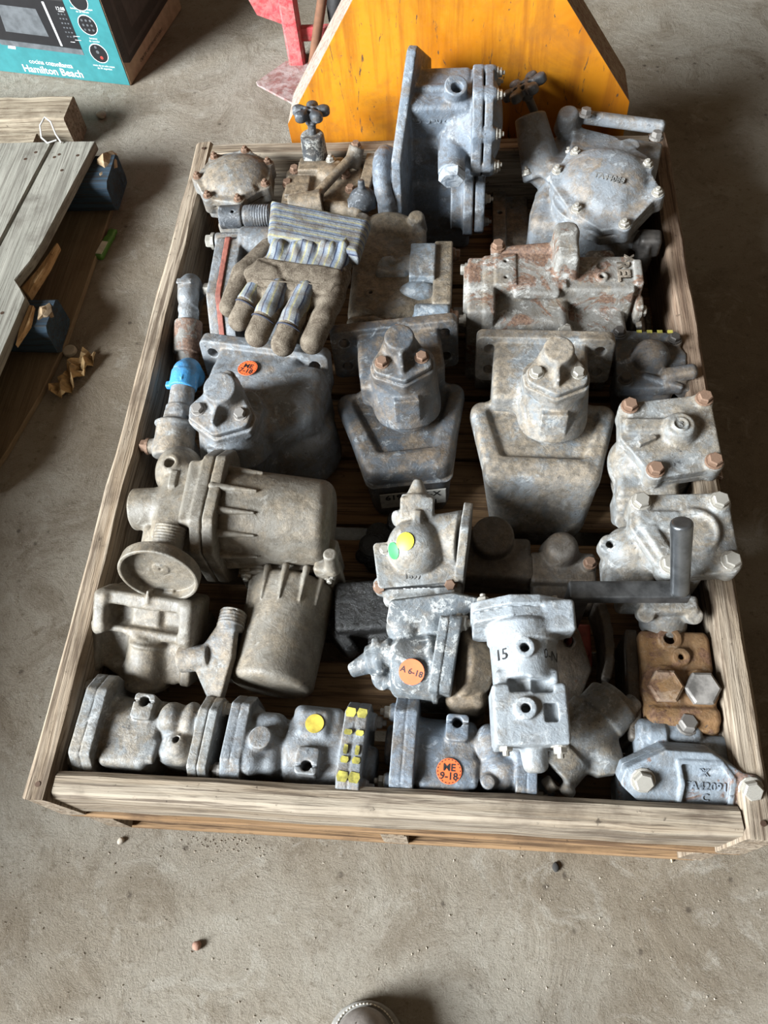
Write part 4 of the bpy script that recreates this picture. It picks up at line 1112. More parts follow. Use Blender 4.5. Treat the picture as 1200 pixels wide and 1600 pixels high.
B0 = (0.215, 1.22, DECK)
t = thing('mounting_plate', 'flat grey drilled plate lying on the crate floor under the far right valve', 'plate', B0)
b = Body(0.0026, 0.003, B0)
b.box((0.165, 1.30, 0.151), (0.03, 0.36, 0.030), 0.003); b.box((0.203, 1.27, 0.143), (0.052, 0.40, 0.014), 0.003)
for y in (1.17, 1.29, 1.40): b.hole((0.166, y, 0.166), (0, 0, 1), 0.005, 0.02)
b.make('plate', M_DUSTY, t)

# ================================================================== K  rusty letter casting
B0 = (0.25, 0.92, DECK)
t = thing('rusty_valve', 'rust patched long casting with upright boss and raised REL letters', 'valve', B0)
b = Body(0.0024, 0.006, B0)
b.box((0.111, 0.915, 0.235), (0.030, 0.135, 0.19), 0.006); b.box((0.135, 0.915, 0.24), (0.022, 0.14, 0.185), 0.005)
b.box((0.095, 0.925, 0.305), (0.012, 0.09, 0.035), 0.004); b.cyl((0.07, 0.90, 0.25), (0.10, 0.90, 0.25), 0.024)
b.box((0.205, 0.945, 0.245), (0.14, 0.08, 0.175), 0.005); b.box((0.21, 0.888, 0.225), (0.14, 0.09, 0.16), 0.018)
b.box((0.325, 0.945, 0.240), (0.14, 0.085, 0.172), 0.006); b.box((0.320, 0.88, 0.205), (0.13, 0.08, 0.14), 0.012, rot=(0, 0, 4))
b.box((0.165, 0.945, 0.3335), (0.038, 0.075, 0.006), 0.001)
b.box((0.220, 0.925, 0.322), (0.085, 0.07, 0.018), 0.007)
b.cyl((0.15, 0.865, 0.255), (0.275, 0.862, 0.250), 0.034, 0.036, r=0.012); b.cyl((0.268, 0.85, 0.262), (0.272, 0.842, 0.285), 0.016, 0.014)
b.poly([(-0.012, -0.03), (-0.012, 0.055), (0.012, 0.055), (0.012, -0.03)], 0.06, (0.272, 0.965, 0.345), (0, 0, 0), cr=0.012, r=0.009, taper=0.85)
b.cyl((0.272, 1.0, 0.32), (0.272, 1.0, 0.375), 0.026, 0.023, r=0.006)
b.path([(0.255, 1.0, 0.33), (0.165, 0.995, 0.325)], 0.013); b.cyl((0.152, 0.998, 0.31), (0.150, 0.998, 0.338), 0.013); b.box((0.205, 0.985, 0.320), (0.10, 0.03, 0.02), 0.005)
b.box((0.402, 0.945, 0.265), (0.016, 0.06, 0.13), 0.004); b.box((0.408, 0.905, 0.25), (0.014, 0.03, 0.09), 0.004)
b.box((0.345, 1.005, 0.27), (0.055, 0.06, 0.06), 0.012)
b.port((0.337, 0.932, 0.325), (0, -0.1, 1), 0.0105, 0.0045, 0.006, 0.02); b.hole((0.338, 0.962, 0.327), (0, 0, 1), 0.008, 0.006); b.hole((0.165, 0.925, 0.336), (0, 0, 1), 0.0035, 0.01); b.hole((0.165, 0.965, 0.336), (0, 0, 1), 0.0035, 0.01)
b.hole((0.286, 0.945, 0.345), (0.6, -0.2, 0.4), 0.0065, 0.01)
b.box((0.24, 0.875, 0.15), (0.25, 0.10, 0.03), 0.006)
b.make('casting', M_RUSTY, t)
for p in ((0.093, 0.975, 0.305), (0.092, 0.868, 0.285)): bolt(t, p, (-1, 0, 0), 0.010, M_BOLTPALE, off=B0)
bolt(t, (0.273, 0.841, 0.287), (0.1, -0.6, 0.8), 0.011, M_BOLTPALE, off=B0); bolt(t, (0.412, 0.90, 0.275), (1, 0, 0), 0.010, M_BOLTPALE, off=B0); bolt(t, (0.151, 0.998, 0.339), (0, 0, 1), 0.011, M_BOLTRUST, off=B0)
text_obj('cast_letters', 'REL', 0.030, M_CASTRUST, t, (0.375, 0.945, 0.326), (0, 0, 1), (1, 0, 0), 0.003, bold=0.001, off=B0)
text_obj('cast_letters', 'X', 0.022, M_CASTRUST, t, (0.388, 0.979, 0.326), (0, 0, 1), (1, 0, 0), 0.002, bold=0.001, off=B0)
B0 = (0.425, 0.93, DECK)
t = thing('drilled_bracket', 'thin dusty drilled bracket plate leaning at the right end of the rusty casting', 'bracket', B0)
b = Body(0.0024, 0.003, B0)
b.box((0.432, 0.95, 0.200), (0.012, 0.14, 0.12), 0.003, rot=(0, -20, 0)); b.box((0.44, 0.95, 0.148), (0.05, 0.14, 0.015), 0.004)
b.hole((0.43, 0.92, 0.21), (1, 0, 0.3), 0.009, 0.03)
b.make('plate', M_DUSTY, t)

# ================================================================== L  bracket valves with three-bolt caps
def three_bolt_cap(b, c, tilt, s=1.0, roll=0):
    """triangular cap with a cylinder boss and a rib; returns bolt places"""
    R = (Euler([math.radians(tilt), 0, math.radians(roll)]).to_matrix())
    rot = (tilt, 0, roll)
    n = R @ V(0, 0, 1)
    C = V(*c)
    tri = [(0.0, 0.046 * s), (-0.046 * s, -0.018 * s), (-0.044 * s, -0.03 * s), (0.0, -0.052 * s), (0.046 * s, -0.03 * s), (0.047 * s, -0.016 * s)]
    b.poly([(x * 1.12, y * 1.10) for x, y in tri], 0.022, C - n * 0.012, rot, cr=0.012, r=0.003)
    b.poly(tri, 0.013, C + n * 0.006, rot, cr=0.012, r=0.003, k=0.001)
    top = C + R @ V(0, 0.018 * s, 0)
    b.cyl(top, top + n * 0.038, 0.036 * s, 0.031 * s, r=0.004, k=0.010)
    b.box(C + R @ V(0, -0.024 * s, 0.018), (0.006, 0.052 * s, 0.026), 0.002, rot=rot, k=0.008)
    b.poly([(-0.018 * s, 0.0), (0.018 * s, 0.0), (0.0, -0.042 * s)], 0.016, C + R @ V(0, 0, 0.014), rot, cr=0.003, r=0.003, taper=0.6, k=0.008)
    return [(C + R @ V(x * s, y * s, 0.0125), n) for x, y in ((-0.041, -0.020), (0.042, -0.018), (0.0, 0.052))]

def bracket_valve(label, O, yaw, fw, fh, zb, mat, boltm, cap_dx, res, capz=0.248, tilt=8, s=0.78, lean=0.045, body=(-0.073, 0.075), ncut=0.0, cy=-0.105, neck=True):
    """mounting flange at the back, block with a left shoulder, leaning round neck with a small cap, reservoir in front; local y runs to the back"""
    t = thing('bracket_valve', label, 'valve', (O[0], O[1], DECK), (0, 0, yaw))
    b = Body(0.0022, 0.010)
    zc = zb + fh / 2
    b.poly([(-fw / 2 + 0.013, -fh / 2 + 0.013), (fw / 2 - 0.013, -fh / 2 + 0.013), (fw / 2 - 0.013, fh / 2 - 0.013), (-fw / 2 + 0.013, fh / 2 - 0.013)], 0.024, (0, 0.0, zc), (80, 0, 0), cr=0.013, r=0.003, k=0.004)
    cx = cap_dx
    x0, x1 = body
    zt = zb + fh - 0.010
    b.box(((x0 + x1) / 2 + cx, -0.045, zt - 0.06), (x1 - x0, 0.10, 0.12), 0.010, k=0.004)
    b.box((x0 + cx + 0.030, -0.080, zt - 0.055), (0.060, 0.085, 0.110), 0.009, k=0.004)
    if neck:
        b.cyl((cx + 0.004, cy - lean, zb - 0.03), (cx + 0.002, cy + 0.008, capz - 0.028), 0.066, 0.052, r=0.004, k=0.016)
        b.cyl((cx + 0.004, cy - 0.028, zb + 0.035), (cx + 0.002, cy + 0.006, capz - 0.024), 0.060, 0.054, r=0.003, k=0.003)
    b.box((cx + 0.002, cy - 0.058, capz - 0.062), (0.044, 0.030, 0.046), 0.003, rot=(-10, 0, 0), k=0.003)
    bolts = three_bolt_cap(b, (cx, cy - 0.004, capz), tilt, s)
    for p, n in bolts: b.cyl(p - n * 0.03, p - n * 0.001, 0.0115, k=0.004)
    res(b)
    for sx in (-1, 1):
        for sz in (-1, 1):
            p = V(sx * (fw / 2 - 0.024), 0, zc + sz * (fh / 2 - 0.026))
            b.hole(p, (0, -0.98, 0.2), 0.0095, 0.05)
    b.make('casting', mat, t)
    for p, n in bolts: bolt(t, p, n, 0.0095, boltm)
    return t

def bag(wb, wf, wlow, yb, yf, ylow, zt, zlo=0.006):
    """reservoir: wide at the back, narrow in front, the front wall running down and out, smaller at the bottom"""
    def f(b):
        n = 15
        for i in range(n):
            u = i / (n - 1); z0 = zlo + (zt - zlo) * u
            hb = (wb * (0.80 + 0.20 * u)) / 2; hf = (wlow + (wf - wlow) * u) / 2; y1 = ylow + (yf - ylow) * u
            m = (yb + y1) / 2; c = 0.016
            h = (zt - zlo) / (n - 1) + 0.016
            b.poly([(-hb + c, yb - m - c), (hb - c, yb - m - c), (hf - c, y1 - m + c), (-hf + c, y1 - m + c)], h, (0, m, min(z0, zt - h / 2)), cr=c, r=0.006, k=0.014)
        hb, hf = wb / 2, wf / 2; m = (yb + yf) / 2
        pts = [(-hb + 0.034, yb - m - 0.02), (hb - 0.034, yb - m - 0.02), (hf - 0.030, yf - m + 0.046), (-hf + 0.030, yf - m + 0.046)]
        b.poly(pts, 0.016, (0, m, zt + 0.0015), cr=0.008, r=0.006, sub=True, k=0.012)
        b.path([(-hf + 0.020, yf + 0.020, zt - 0.008), (hf - 0.020, yf + 0.020, zt - 0.008)], 0.015, k=0.008)
    return f

# middle one
def res_mid(b):
    bag(0.218, 0.140, 0.125, -0.085, -0.250, -0.262, 0.128)(b)
    b.poly([(-0.096, 0.075), (0.096, 0.075), (0.060, -0.078), (-0.060, -0.078)], 0.005, (0, -0.170, 0.094), cr=0.016, r=0.0015, k=0.002)
L2 = bracket_valve('charcoal bracket valve with copper coloured cap bolts and a 619 paper tag', (-0.032, 0.808), 8.0, 0.228, 0.106, 0.096, M_DARKGREY, M_BOLTRUST, 0.006, res_mid)
b = Body(0.002, 0.002); b.box((0, 0, 0), (0.118, 0.0015, 0.046), 0.0007)
tg = b.make('paper_tag', M_TAG, L2); tg.location = (0.004, -0.2705, 0.060); tg.rotation_euler = (math.radians(-3), 0, 0)
text_obj('tag_writing', '619-4225-X', 0.020, M_INK, tg, (0.0, -0.0009, 0.010), (0, -1, 0), (0, 0, 1), 0.0001, bold=0.0005)
for i in range(11):
    bm = bmesh.new(); x = -0.02 + i * 0.0058; w = (0.0012, 0.0026, 0.0018)[i % 3]
    vs = [bm.verts.new(q) for q in ((x, -0.0009, -0.020), (x + w, -0.0009, -0.020), (x + w, -0.0009, -0.007), (x, -0.0009, -0.007))]
    bm.faces.new(vs); obj('tag_bar', bm, M_INK, tg)

# right one
L3 = bracket_valve('pale dusty bracket valve with broad smooth reservoir between charcoal valve and right stack', (0.232, 0.786), -1.5, 0.238, 0.100, 0.098, M_DUSTPALE, M_BOLTPALE, 0.010, bag(0.238, 0.182, 0.150, -0.095, -0.240, -0.278, 0.132), body=(-0.098, 0.062))
for x, z, w, h in ((-0.018, 0.040, 0.016, 0.007), (0.004, 0.041, 0.012, 0.0035), (0.022, 0.041, 0.006, 0.012), (0.0, 0.066, 0.03, 0.0025), (-0.034, 0.043, 0.008, 0.0035)):
    y = -0.278 + 0.038 * (z / 0.132) - 0.0012
    cbox('chalk_mark', (x - w / 2, y - 0.0008, z - h / 2), (x + w / 2, y + 0.003, z + h / 2), M_YELLOWPAINT, L3)

# left one, its block wide to the right, round drum low behind it
def res_left(b):
    b.box((-0.008, -0.105, 0.125), (0.142, 0.13, 0.125), 0.016, k=0.006)
    b.box((0.045, -0.070, 0.115), (0.16, 0.12, 0.15), 0.03, k=0.012)
    b.cyl((0.035, -0.115, 0.03), (0.030, -0.095, 0.185), 0.078, 0.068, r=0.02, k=0.02)
    b.cyl((0.062, -0.108, 0.006), (0.060, -0.09, 0.115), 0.088, 0.078, r=0.025, k=0.008)
L1 = bracket_valve('grey bracket valve with orange ME sticker under the glove fingertips', (-0.262, 0.765), -8.5, 0.240, 0.092, 0.104, M_GREY, M_BOLTGREY, -0.008, res_left, capz=0.240, s=0.86, tilt=12, lean=0.0, cy=-0.160)
sticker(L1, (-0.012, -0.050, 0.1955), (-0.05, 0.10, 1), 0.0175, [('ME', 0.22), ('7-18', -0.42)], (0.1, 1, 0))

# ================================================================== M  stack of cover castings along the right board
B0 = (0.42, 0.775, DECK)
t = thing('cover_casting', 'dark casting with round dome and hooked lip, farthest of the right board stack', 'casting', B0)
b = Body(0.0024, 0.006, B0)
b.poly([(-0.05, -0.055), (0.045, -0.05), (0.052, 0.01), (0.03, 0.05), (-0.045, 0.055)], 0.022, (0.418, 0.785, 0.268), (0, 0, 0), cr=0.012, r=0.004)
b.ell((0.418, 0.786, 0.278), (0.034, 0.034, 0.034)); b.box((0.462, 0.748, 0.285), (0.06, 0.026, 0.022), 0.009, rot=(0, -10, 4)); b.cyl((0.474, 0.733, 0.25), (0.474, 0.733, 0.275), 0.014)
b.box((0.435, 0.735, 0.274), (0.07, 0.012, 0.02), 0.005, rot=(0, 0, -22))
b.box((0.415, 0.775, 0.205), (0.09, 0.10, 0.12), 0.014); b.cyl((0.395, 0.725, 0.2), (0.395, 0.70, 0.2), 0.03)
cs = ((0.368, 0.84), (0.462, 0.825), (0.37, 0.735))
for x, y in cs: b.cyl((x, y, 0.25), (x, y, 0.284), 0.0145)
b.make('casting', M_DARKGREY, t)
for x, y in cs: bolt(t, (x, y, 0.285), (0, 0, 1), 0.0095, M_BOLTDARK, off=B0)
for i in range(4):
    m = cbox('paint_mark', (0.40 + i * 0.018 - B0[0], 0.844 - B0[1], 0.2785 - B0[2]), (0.409 + i * 0.018 - B0[0], 0.850 - B0[1], 0.2800 - B0[2]), M_YELLOWPAINT, t)

B0 = (0.41, 0.59, DECK)
t = thing('cover_casting', 'pale cover casting with rusty bolts and round cast badge by the right board', 'casting', B0)
b = Body(0.0021, 0.006, B0)
TLT = (6, 0, 2)
b.poly([(-0.060, 0.045), (0.062, 0.058), (0.066, -0.052), (-0.025, -0.066), (-0.064, -0.005)], 0.020, (0.418, 0.595, 0.318), TLT, cr=0.012, r=0.003)
b.poly([(-0.060, 0.045), (0.062, 0.058), (0.066, -0.052), (-0.025, -0.066), (-0.064, -0.005)], 0.018, (0.418, 0.596, 0.298), TLT, cr=0.011, r=0.003, k=0.002)
b.cyl((0.434, 0.60, 0.31), (0.432, 0.596, 0.349), 0.036, 0.022, r=0.004); b.box((0.385, 0.605, 0.330), (0.07, 0.024, 0.016), 0.005, rot=(5, 0, 0))
b.tor((0.432, 0.596, 0.350), 0.011, 0.0022, k=0.002); b.tor((0.418, 0.597, 0.346), 0.005, 0.0018, k=0.001); b.box((0.382, 0.577, 0.331), (0.032, 0.009, 0.010), 0.002, rot=(0, 0, 28), k=0.003)
b.box((0.416, 0.592, 0.22), (0.10, 0.10, 0.15), 0.014); b.ell((0.366, 0.575, 0.265), (0.034, 0.045, 0.04)); b.cyl((0.358, 0.565, 0.20), (0.39, 0.565, 0.22), 0.03)
b.box((0.39, 0.53, 0.262), (0.095, 0.05, 0.05), 0.010); b.box((0.388, 0.512, 0.235), (0.092, 0.05, 0.07), 0.012); b.cyl((0.357, 0.495, 0.225), (0.357, 0.482, 0.235), 0.014)
cs = ((0.360, 0.640), (0.478, 0.655), (0.482, 0.543), (0.392, 0.527))
for x, y in cs: b.cyl((x, y, 0.29), (x, y, 0.330 + (y - 0.595) * 0.1), 0.0155)
b.make('casting', M_PALE, t)
for x, y in cs: bolt(t, (x, y, 0.3315 + (y - 0.595) * 0.1), (0, -0.1, 1), 0.0115, M_BOLTRUST, off=B0)
text_obj('cast_letters', 'S', 0.014, M_CASTGREY, t, (0.432, 0.595, 0.349), (0, -0.1, 1), (0, 1, 0), 0.0015, bold=0.0004, off=B0)

B0 = (0.41, 0.40, DECK)
t = thing('cover_casting', 'pale bolted cover casting behind the lever grip beside the right board', 'casting', B0)
b = Body(0.0021, 0.006, B0)
TLT = (8, 0, 0)
pc = [(-0.056, 0.045), (0.058, 0.050), (0.065, -0.045), (-0.022, -0.055), (-0.06, 0.01)]
b.poly(pc, 0.018, (0.410, 0.402, 0.348), TLT, cr=0.013, r=0.003); b.poly(pc, 0.016, (0.410, 0.404, 0.330), TLT, cr=0.012, r=0.003, k=0.002)
b.cyl((0.430, 0.405, 0.345), (0.429, 0.402, 0.361), 0.040, 0.034, r=0.004); b.cyl((0.4285, 0.40, 0.357), (0.428, 0.399, 0.368), 0.028, sub=True, k=0.003); b.box((0.378, 0.418, 0.357), (0.06, 0.03, 0.014), 0.005, rot=(8, 0, 0)); b.box((0.375, 0.385, 0.355), (0.02, 0.05, 0.012), 0.004, rot=(8, 0, 30))
b.box((0.405, 0.40, 0.24), (0.10, 0.09, 0.18), 0.014); b.ell((0.352, 0.398, 0.29), (0.045, 0.042, 0.045)); b.box((0.345, 0.372, 0.275), (0.075, 0.06, 0.05), 0.012)
b.cyl((0.316, 0.405, 0.285), (0.316, 0.400, 0.315), 0.016); b.hole((0.316, 0.40, 0.315), (0, -0.2, 1), 0.006, 0.02)
b.box((0.375, 0.335, 0.265), (0.09, 0.03, 0.07), 0.010); b.box((0.40, 0.318, 0.27), (0.082, 0.028, 0.045), 0.006)
b.cyl((0.40, 0.325, 0.25), (0.402, 0.297, 0.225), 0.037, 0.034, r=0.012)
for x in (0.366, 0.435): b.cyl((x, 0.31, 0.265), (x, 0.302, 0.285), 0.013)
cs = ((0.354, 0.445), (0.466, 0.448), (0.473, 0.358), (0.388, 0.350))
for x, y in cs: b.cyl((x, y, 0.32), (x, y, 0.360 + (y - 0.40) * 0.13), 0.0165)
b.make('casting', M_PALE, t)
for x, y in cs: bolt(t, (x, y, 0.3605 + (y - 0.40) * 0.13), (0, -0.13, 1), 0.012, M_BOLTPALE, off=B0)

# ================================================================== N  lever handle
B0 = (0.33, 0.305, DECK)
t = thing('lever_handle', 'dark steel lever bar with polished round grip resting across the pale casting', 'lever', B0)
b = Body(0.0018, 0.003, B0)
b.box((0.330, 0.312, 0.340), (0.165, 0.026, 0.022), 0.002, rot=(0, -2, 1))
b.box((0.262, 0.312, 0.245), (0.030, 0.022, 0.20), 0.003)
b.make('bar', M_DARKSTEEL, t)
b = Body(0.0018, 0.002, B0)
b.cyl((0.398, 0.308, 0.352), (0.380, 0.362, 0.460), 0.0125, 0.0150, r=0.004)
b.make('grip', M_STEEL, t)

# ================================================================== O  horizontal filter
def fins(b, pts, k=0.004):
    for p0, p1, h in pts: b.path([p0, p1], [h, 0.002], k=k)
B0 = (-0.25, 0.44, DECK)
t = thing('filter_housing', 'large cast filter housing lying crosswise with ribbed round bowl pointing right', 'filter', B0)
b = Body(0.0023, 0.008, B0)
A0, A1 = V(-0.288, 0.447, 0.292), V(-0.112, 0.440, 0.283)
b.cyl(A0, A1, 0.078, 0.069, r=0.022)
for ang in (-18, 12, 42, 68, 95, 130):
    a = math.radians(ang); d = V(0, -math.cos(a), math.sin(a))
    b.path([A0 + d * 0.080, A0 + d * 0.078 + (A1 - A0) * 0.38], [0.0075, 0.002], k=0.003)
b.make('bowl', M_FILTER, t)
b = Body(0.0023, 0.008, B0)
fl = [(-0.062, -0.085), (-0.085, -0.05), (-0.085, 0.045), (-0.05, 0.075), (0.055, 0.075), (0.085, 0.045), (0.085, -0.06), (0.05, -0.085)]
b.poly(fl, 0.018, (-0.284, 0.447, 0.292), (90, 0, 88), cr=0.010, r=0.003, k=0.002); b.poly(fl, 0.018, (-0.3035, 0.447, 0.292), (90, 0, 88), cr=0.010, r=0.003, k=0.001)
b.box((-0.318, 0.445, 0.352), (0.032, 0.115, 0.045), 0.008); b.box((-0.322, 0.375, 0.30), (0.05, 0.03, 0.08), 0.008)
b.box((-0.350, 0.445, 0.285), (0.075, 0.145, 0.13), 0.02); b.cyl((-0.33, 0.445, 0.29), (-0.40, 0.445, 0.29), 0.065, 0.05, r=0.02)
b.ell((-0.370, 0.515, 0.305), (0.040, 0.045, 0.05)); b.port((-0.372, 0.508, 0.345), (-0.1, -0.1, 1), 0.014, 0.0085, 0.008, 0.012)
b.cyl((-0.35, 0.447, 0.317), (-0.430, 0.443, 0.312), 0.033, 0.034, r=0.003); b.cyl((-0.36, 0.41, 0.29), (-0.395, 0.345, 0.25), 0.055, 0.035, r=0.01)
b.box((-0.362, 0.478, 0.351), (0.012, 0.03, 0.006), 0.001, k=0.002); b.box((-0.362, 0.40, 0.346), (0.03, 0.05, 0.006), 0.001, k=0.002)
b.make('head', M_FILTER, t)

# ================================================================== P  second filter, pointing to the front
B0 = (-0.185, 0.29, DECK)
t = thing('filter_housing', 'brown cast filter housing with bowl pointing to the front, beneath the crosswise one', 'filter', B0)
b = Body(0.0023, 0.006, B0)
A0, A1 = V(-0.180, 0.366, 0.207), V(-0.196, 0.192, 0.203)
b.cyl(A0, A1, 0.071, 0.066, r=0.012)
for xx in (-0.058, -0.03, 0.0, 0.032, 0.055):
    z = math.sqrt(max(0.0, 0.072 ** 2 - xx ** 2)); d = V(xx, 0, z)
    b.path([A0 + d, A0 + d * 0.985 + (A1 - A0) * 0.30], [0.006, 0.0015], k=0.003)
b.make('bowl', M_FILTER, t)
b = Body(0.0023, 0.006, B0)
fq = [(-0.072, -0.055), (-0.072, 0.050), (0.072, 0.050), (0.072, -0.055)]
b.poly(fq, 0.016, (-0.178, 0.372, 0.205), (90, 0, 4), cr=0.010, r=0.003); b.box((-0.118, 0.385, 0.235), (0.028, 0.06, 0.10), 0.006, rot=(0, 0, -10))
b.box((-0.178, 0.386, 0.19), (0.13, 0.02, 0.09), 0.008); b.cyl((-0.105, 0.362, 0.27), (-0.105, 0.37, 0.32), 0.011)
b.make('head', M_FILTER, t)
for x in (-0.247, -0.112): bolt(t, (x, 0.363, 0.256), (0, -1, 0.1), 0.009, M_BOLTPALE, True, off=B0)

# ================================================================== Q  loose funnel cap and filter head beneath
B0 = (-0.348, 0.335, 0.30)
t = thing('funnel_cap', 'open round funnel cap with threaded neck lying on the filter head', 'cap', B0)
b = Body(0.0018, 0.004, B0)
mc = V(-0.352, 0.308, 0.352); mn = V(-0.03, -0.972, 0.23).normalized()
b.cyl(mc - mn * 0.020, mc, 0.0600, 0.0605, r=0.002); b.cyl(mc - mn * 0.040, mc - mn * 0.018, 0.034, 0.058, r=0.003); b.cyl(mc - mn * 0.016, mc + mn * 0.01, 0.0545, r=0.001, sub=True, k=0.002)
b.cyl(mc - mn * 0.0175, mc - mn * 0.0145, 0.012, r=0.001); b.cyl(mc - mn * 0.016, mc - mn * 0.01, 0.003, sub=True, k=0.001)
nb = V(0.10, 0.86, 0.20).normalized()
b.cyl(mc - mn * 0.030, mc - mn * 0.030 + nb * 0.055, 0.024, 0.0225, r=0.002)
for i in range(6): b.tor(mc - mn * 0.030 + nb * (0.030 + 0.0045 * i), 0.0225, 0.0016, [math.degrees(a) for a in nb.to_track_quat('Z', 'Y').to_euler()], k=0.001)
b.box(mc + V(0, 0.004, -0.058), (0.016, 0.012, 0.010), 0.002)
b.make('funnel', M_FILTER, t)

B0 = (-0.39, 0.25, DECK)
t = thing('filter_casting', 'dusty cast filter head with central spout under the funnel cap', 'casting', B0)
b = Body(0.0022, 0.008, B0)
RQ = (36, 0, -7); Rq = Euler([math.radians(q) for q in RQ]).to_matrix(); QC = V(-0.386, 0.258, 0.240)
def Q(u, v, w=0.0): return QC + Rq @ V(u, v, w)
b.poly([(-0.068, 0.062), (0.070, 0.062), (0.070, -0.045), (0.045, -0.062), (-0.045, -0.062), (-0.080, -0.045), (-0.080, 0.03)], 0.050, Q(0, 0, -0.008), RQ, cr=0.008, r=0.006)
b.box(Q(0, 0.060, 0.012), (0.150, 0.024, 0.045), 0.006, rot=RQ, k=0.004); b.box(Q(0, 0.008, 0.012), (0.145, 0.016, 0.032), 0.006, rot=RQ, k=0.006)
for u in (-0.072, 0.066): b.box(Q(u, 0.035, 0.016), (0.026, 0.072, 0.050), 0.010, rot=RQ, k=0.006)
b.box(Q(-0.083, -0.022, 0.006), (0.020, 0.085, 0.052), 0.009, rot=RQ, k=0.005); b.box(Q(0.066, -0.030, 0.002), (0.018, 0.075, 0.040), 0.005, rot=RQ, k=0.004); b.box(Q(0.050, -0.030, -0.002), (0.020, 0.070, 0.030), 0.005, rot=RQ, k=0.006)
b.box(Q(-0.045, 0.034, 0.030), (0.030, 0.028, 0.040), 0.006, rot=RQ, sub=True, k=0.008); b.box(Q(0.036, 0.034, 0.030), (0.036, 0.028, 0.040), 0.006, rot=RQ, sub=True, k=0.008)
b.box(Q(-0.052, -0.022, 0.024), (0.036, 0.050, 0.030), 0.008, rot=RQ, sub=True, k=0.010)
b.cyl(Q(0, 0.005, 0.014), Q(-0.004, -0.070, 0.004), 0.023, 0.038, r=0.004, k=0.010); b.cyl(Q(-0.004, -0.066, 0.004), Q(-0.005, -0.078, 0.002), 0.040, 0.039, r=0.004, k=0.004); b.tor(Q(0, -0.008, 0.014), 0.0255, 0.0032, [a + q for a, q in zip((90, 0, 0), (36, 0, -7))])
b.box(Q(0.003, 0.070, 0.028), (0.005, 0.02, 0.018), 0.002, rot=RQ); b.box((-0.385, 0.27, 0.16), (0.14, 0.11, 0.05), 0.01)
b.make('casting', M_FILTER, t)

# ================================================================== R  fan shaped drain piece
B0 = (-0.272, 0.235, DECK)
t = thing('fan_fitting', 'grey fan shaped fitting with threaded end between filter head and filter bowl', 'fitting', B0)
b = Body(0.0018, 0.005, B0)
b.cyl((-0.256, 0.292, 0.262), (-0.258, 0.262, 0.258), 0.0205, 0.019, r=0.002)
for i in range(5): b.tor((-0.2562 - 0.0004 * i, 0.289 - 0.005 * i, 0.2615 - 0.0006 * i), 0.0202, 0.0015, (82, 0, -4), k=0.001)
b.poly([(0.012, 0.048), (-0.008, 0.044), (-0.046, -0.018), (-0.044, -0.026), (-0.006, -0.080), (0.002, -0.082), (0.014, -0.01)], 0.016, (-0.262, 0.232, 0.256), (14, -14, -6), cr=0.004, r=0.004)
b.cyl((-0.335, 0.222, 0.235), (-0.285, 0.225, 0.245), 0.021, 0.020); b.box((-0.27, 0.24, 0.19), (0.03, 0.05, 0.11), 0.008)
b.make('fitting', M_DUSTY, t)

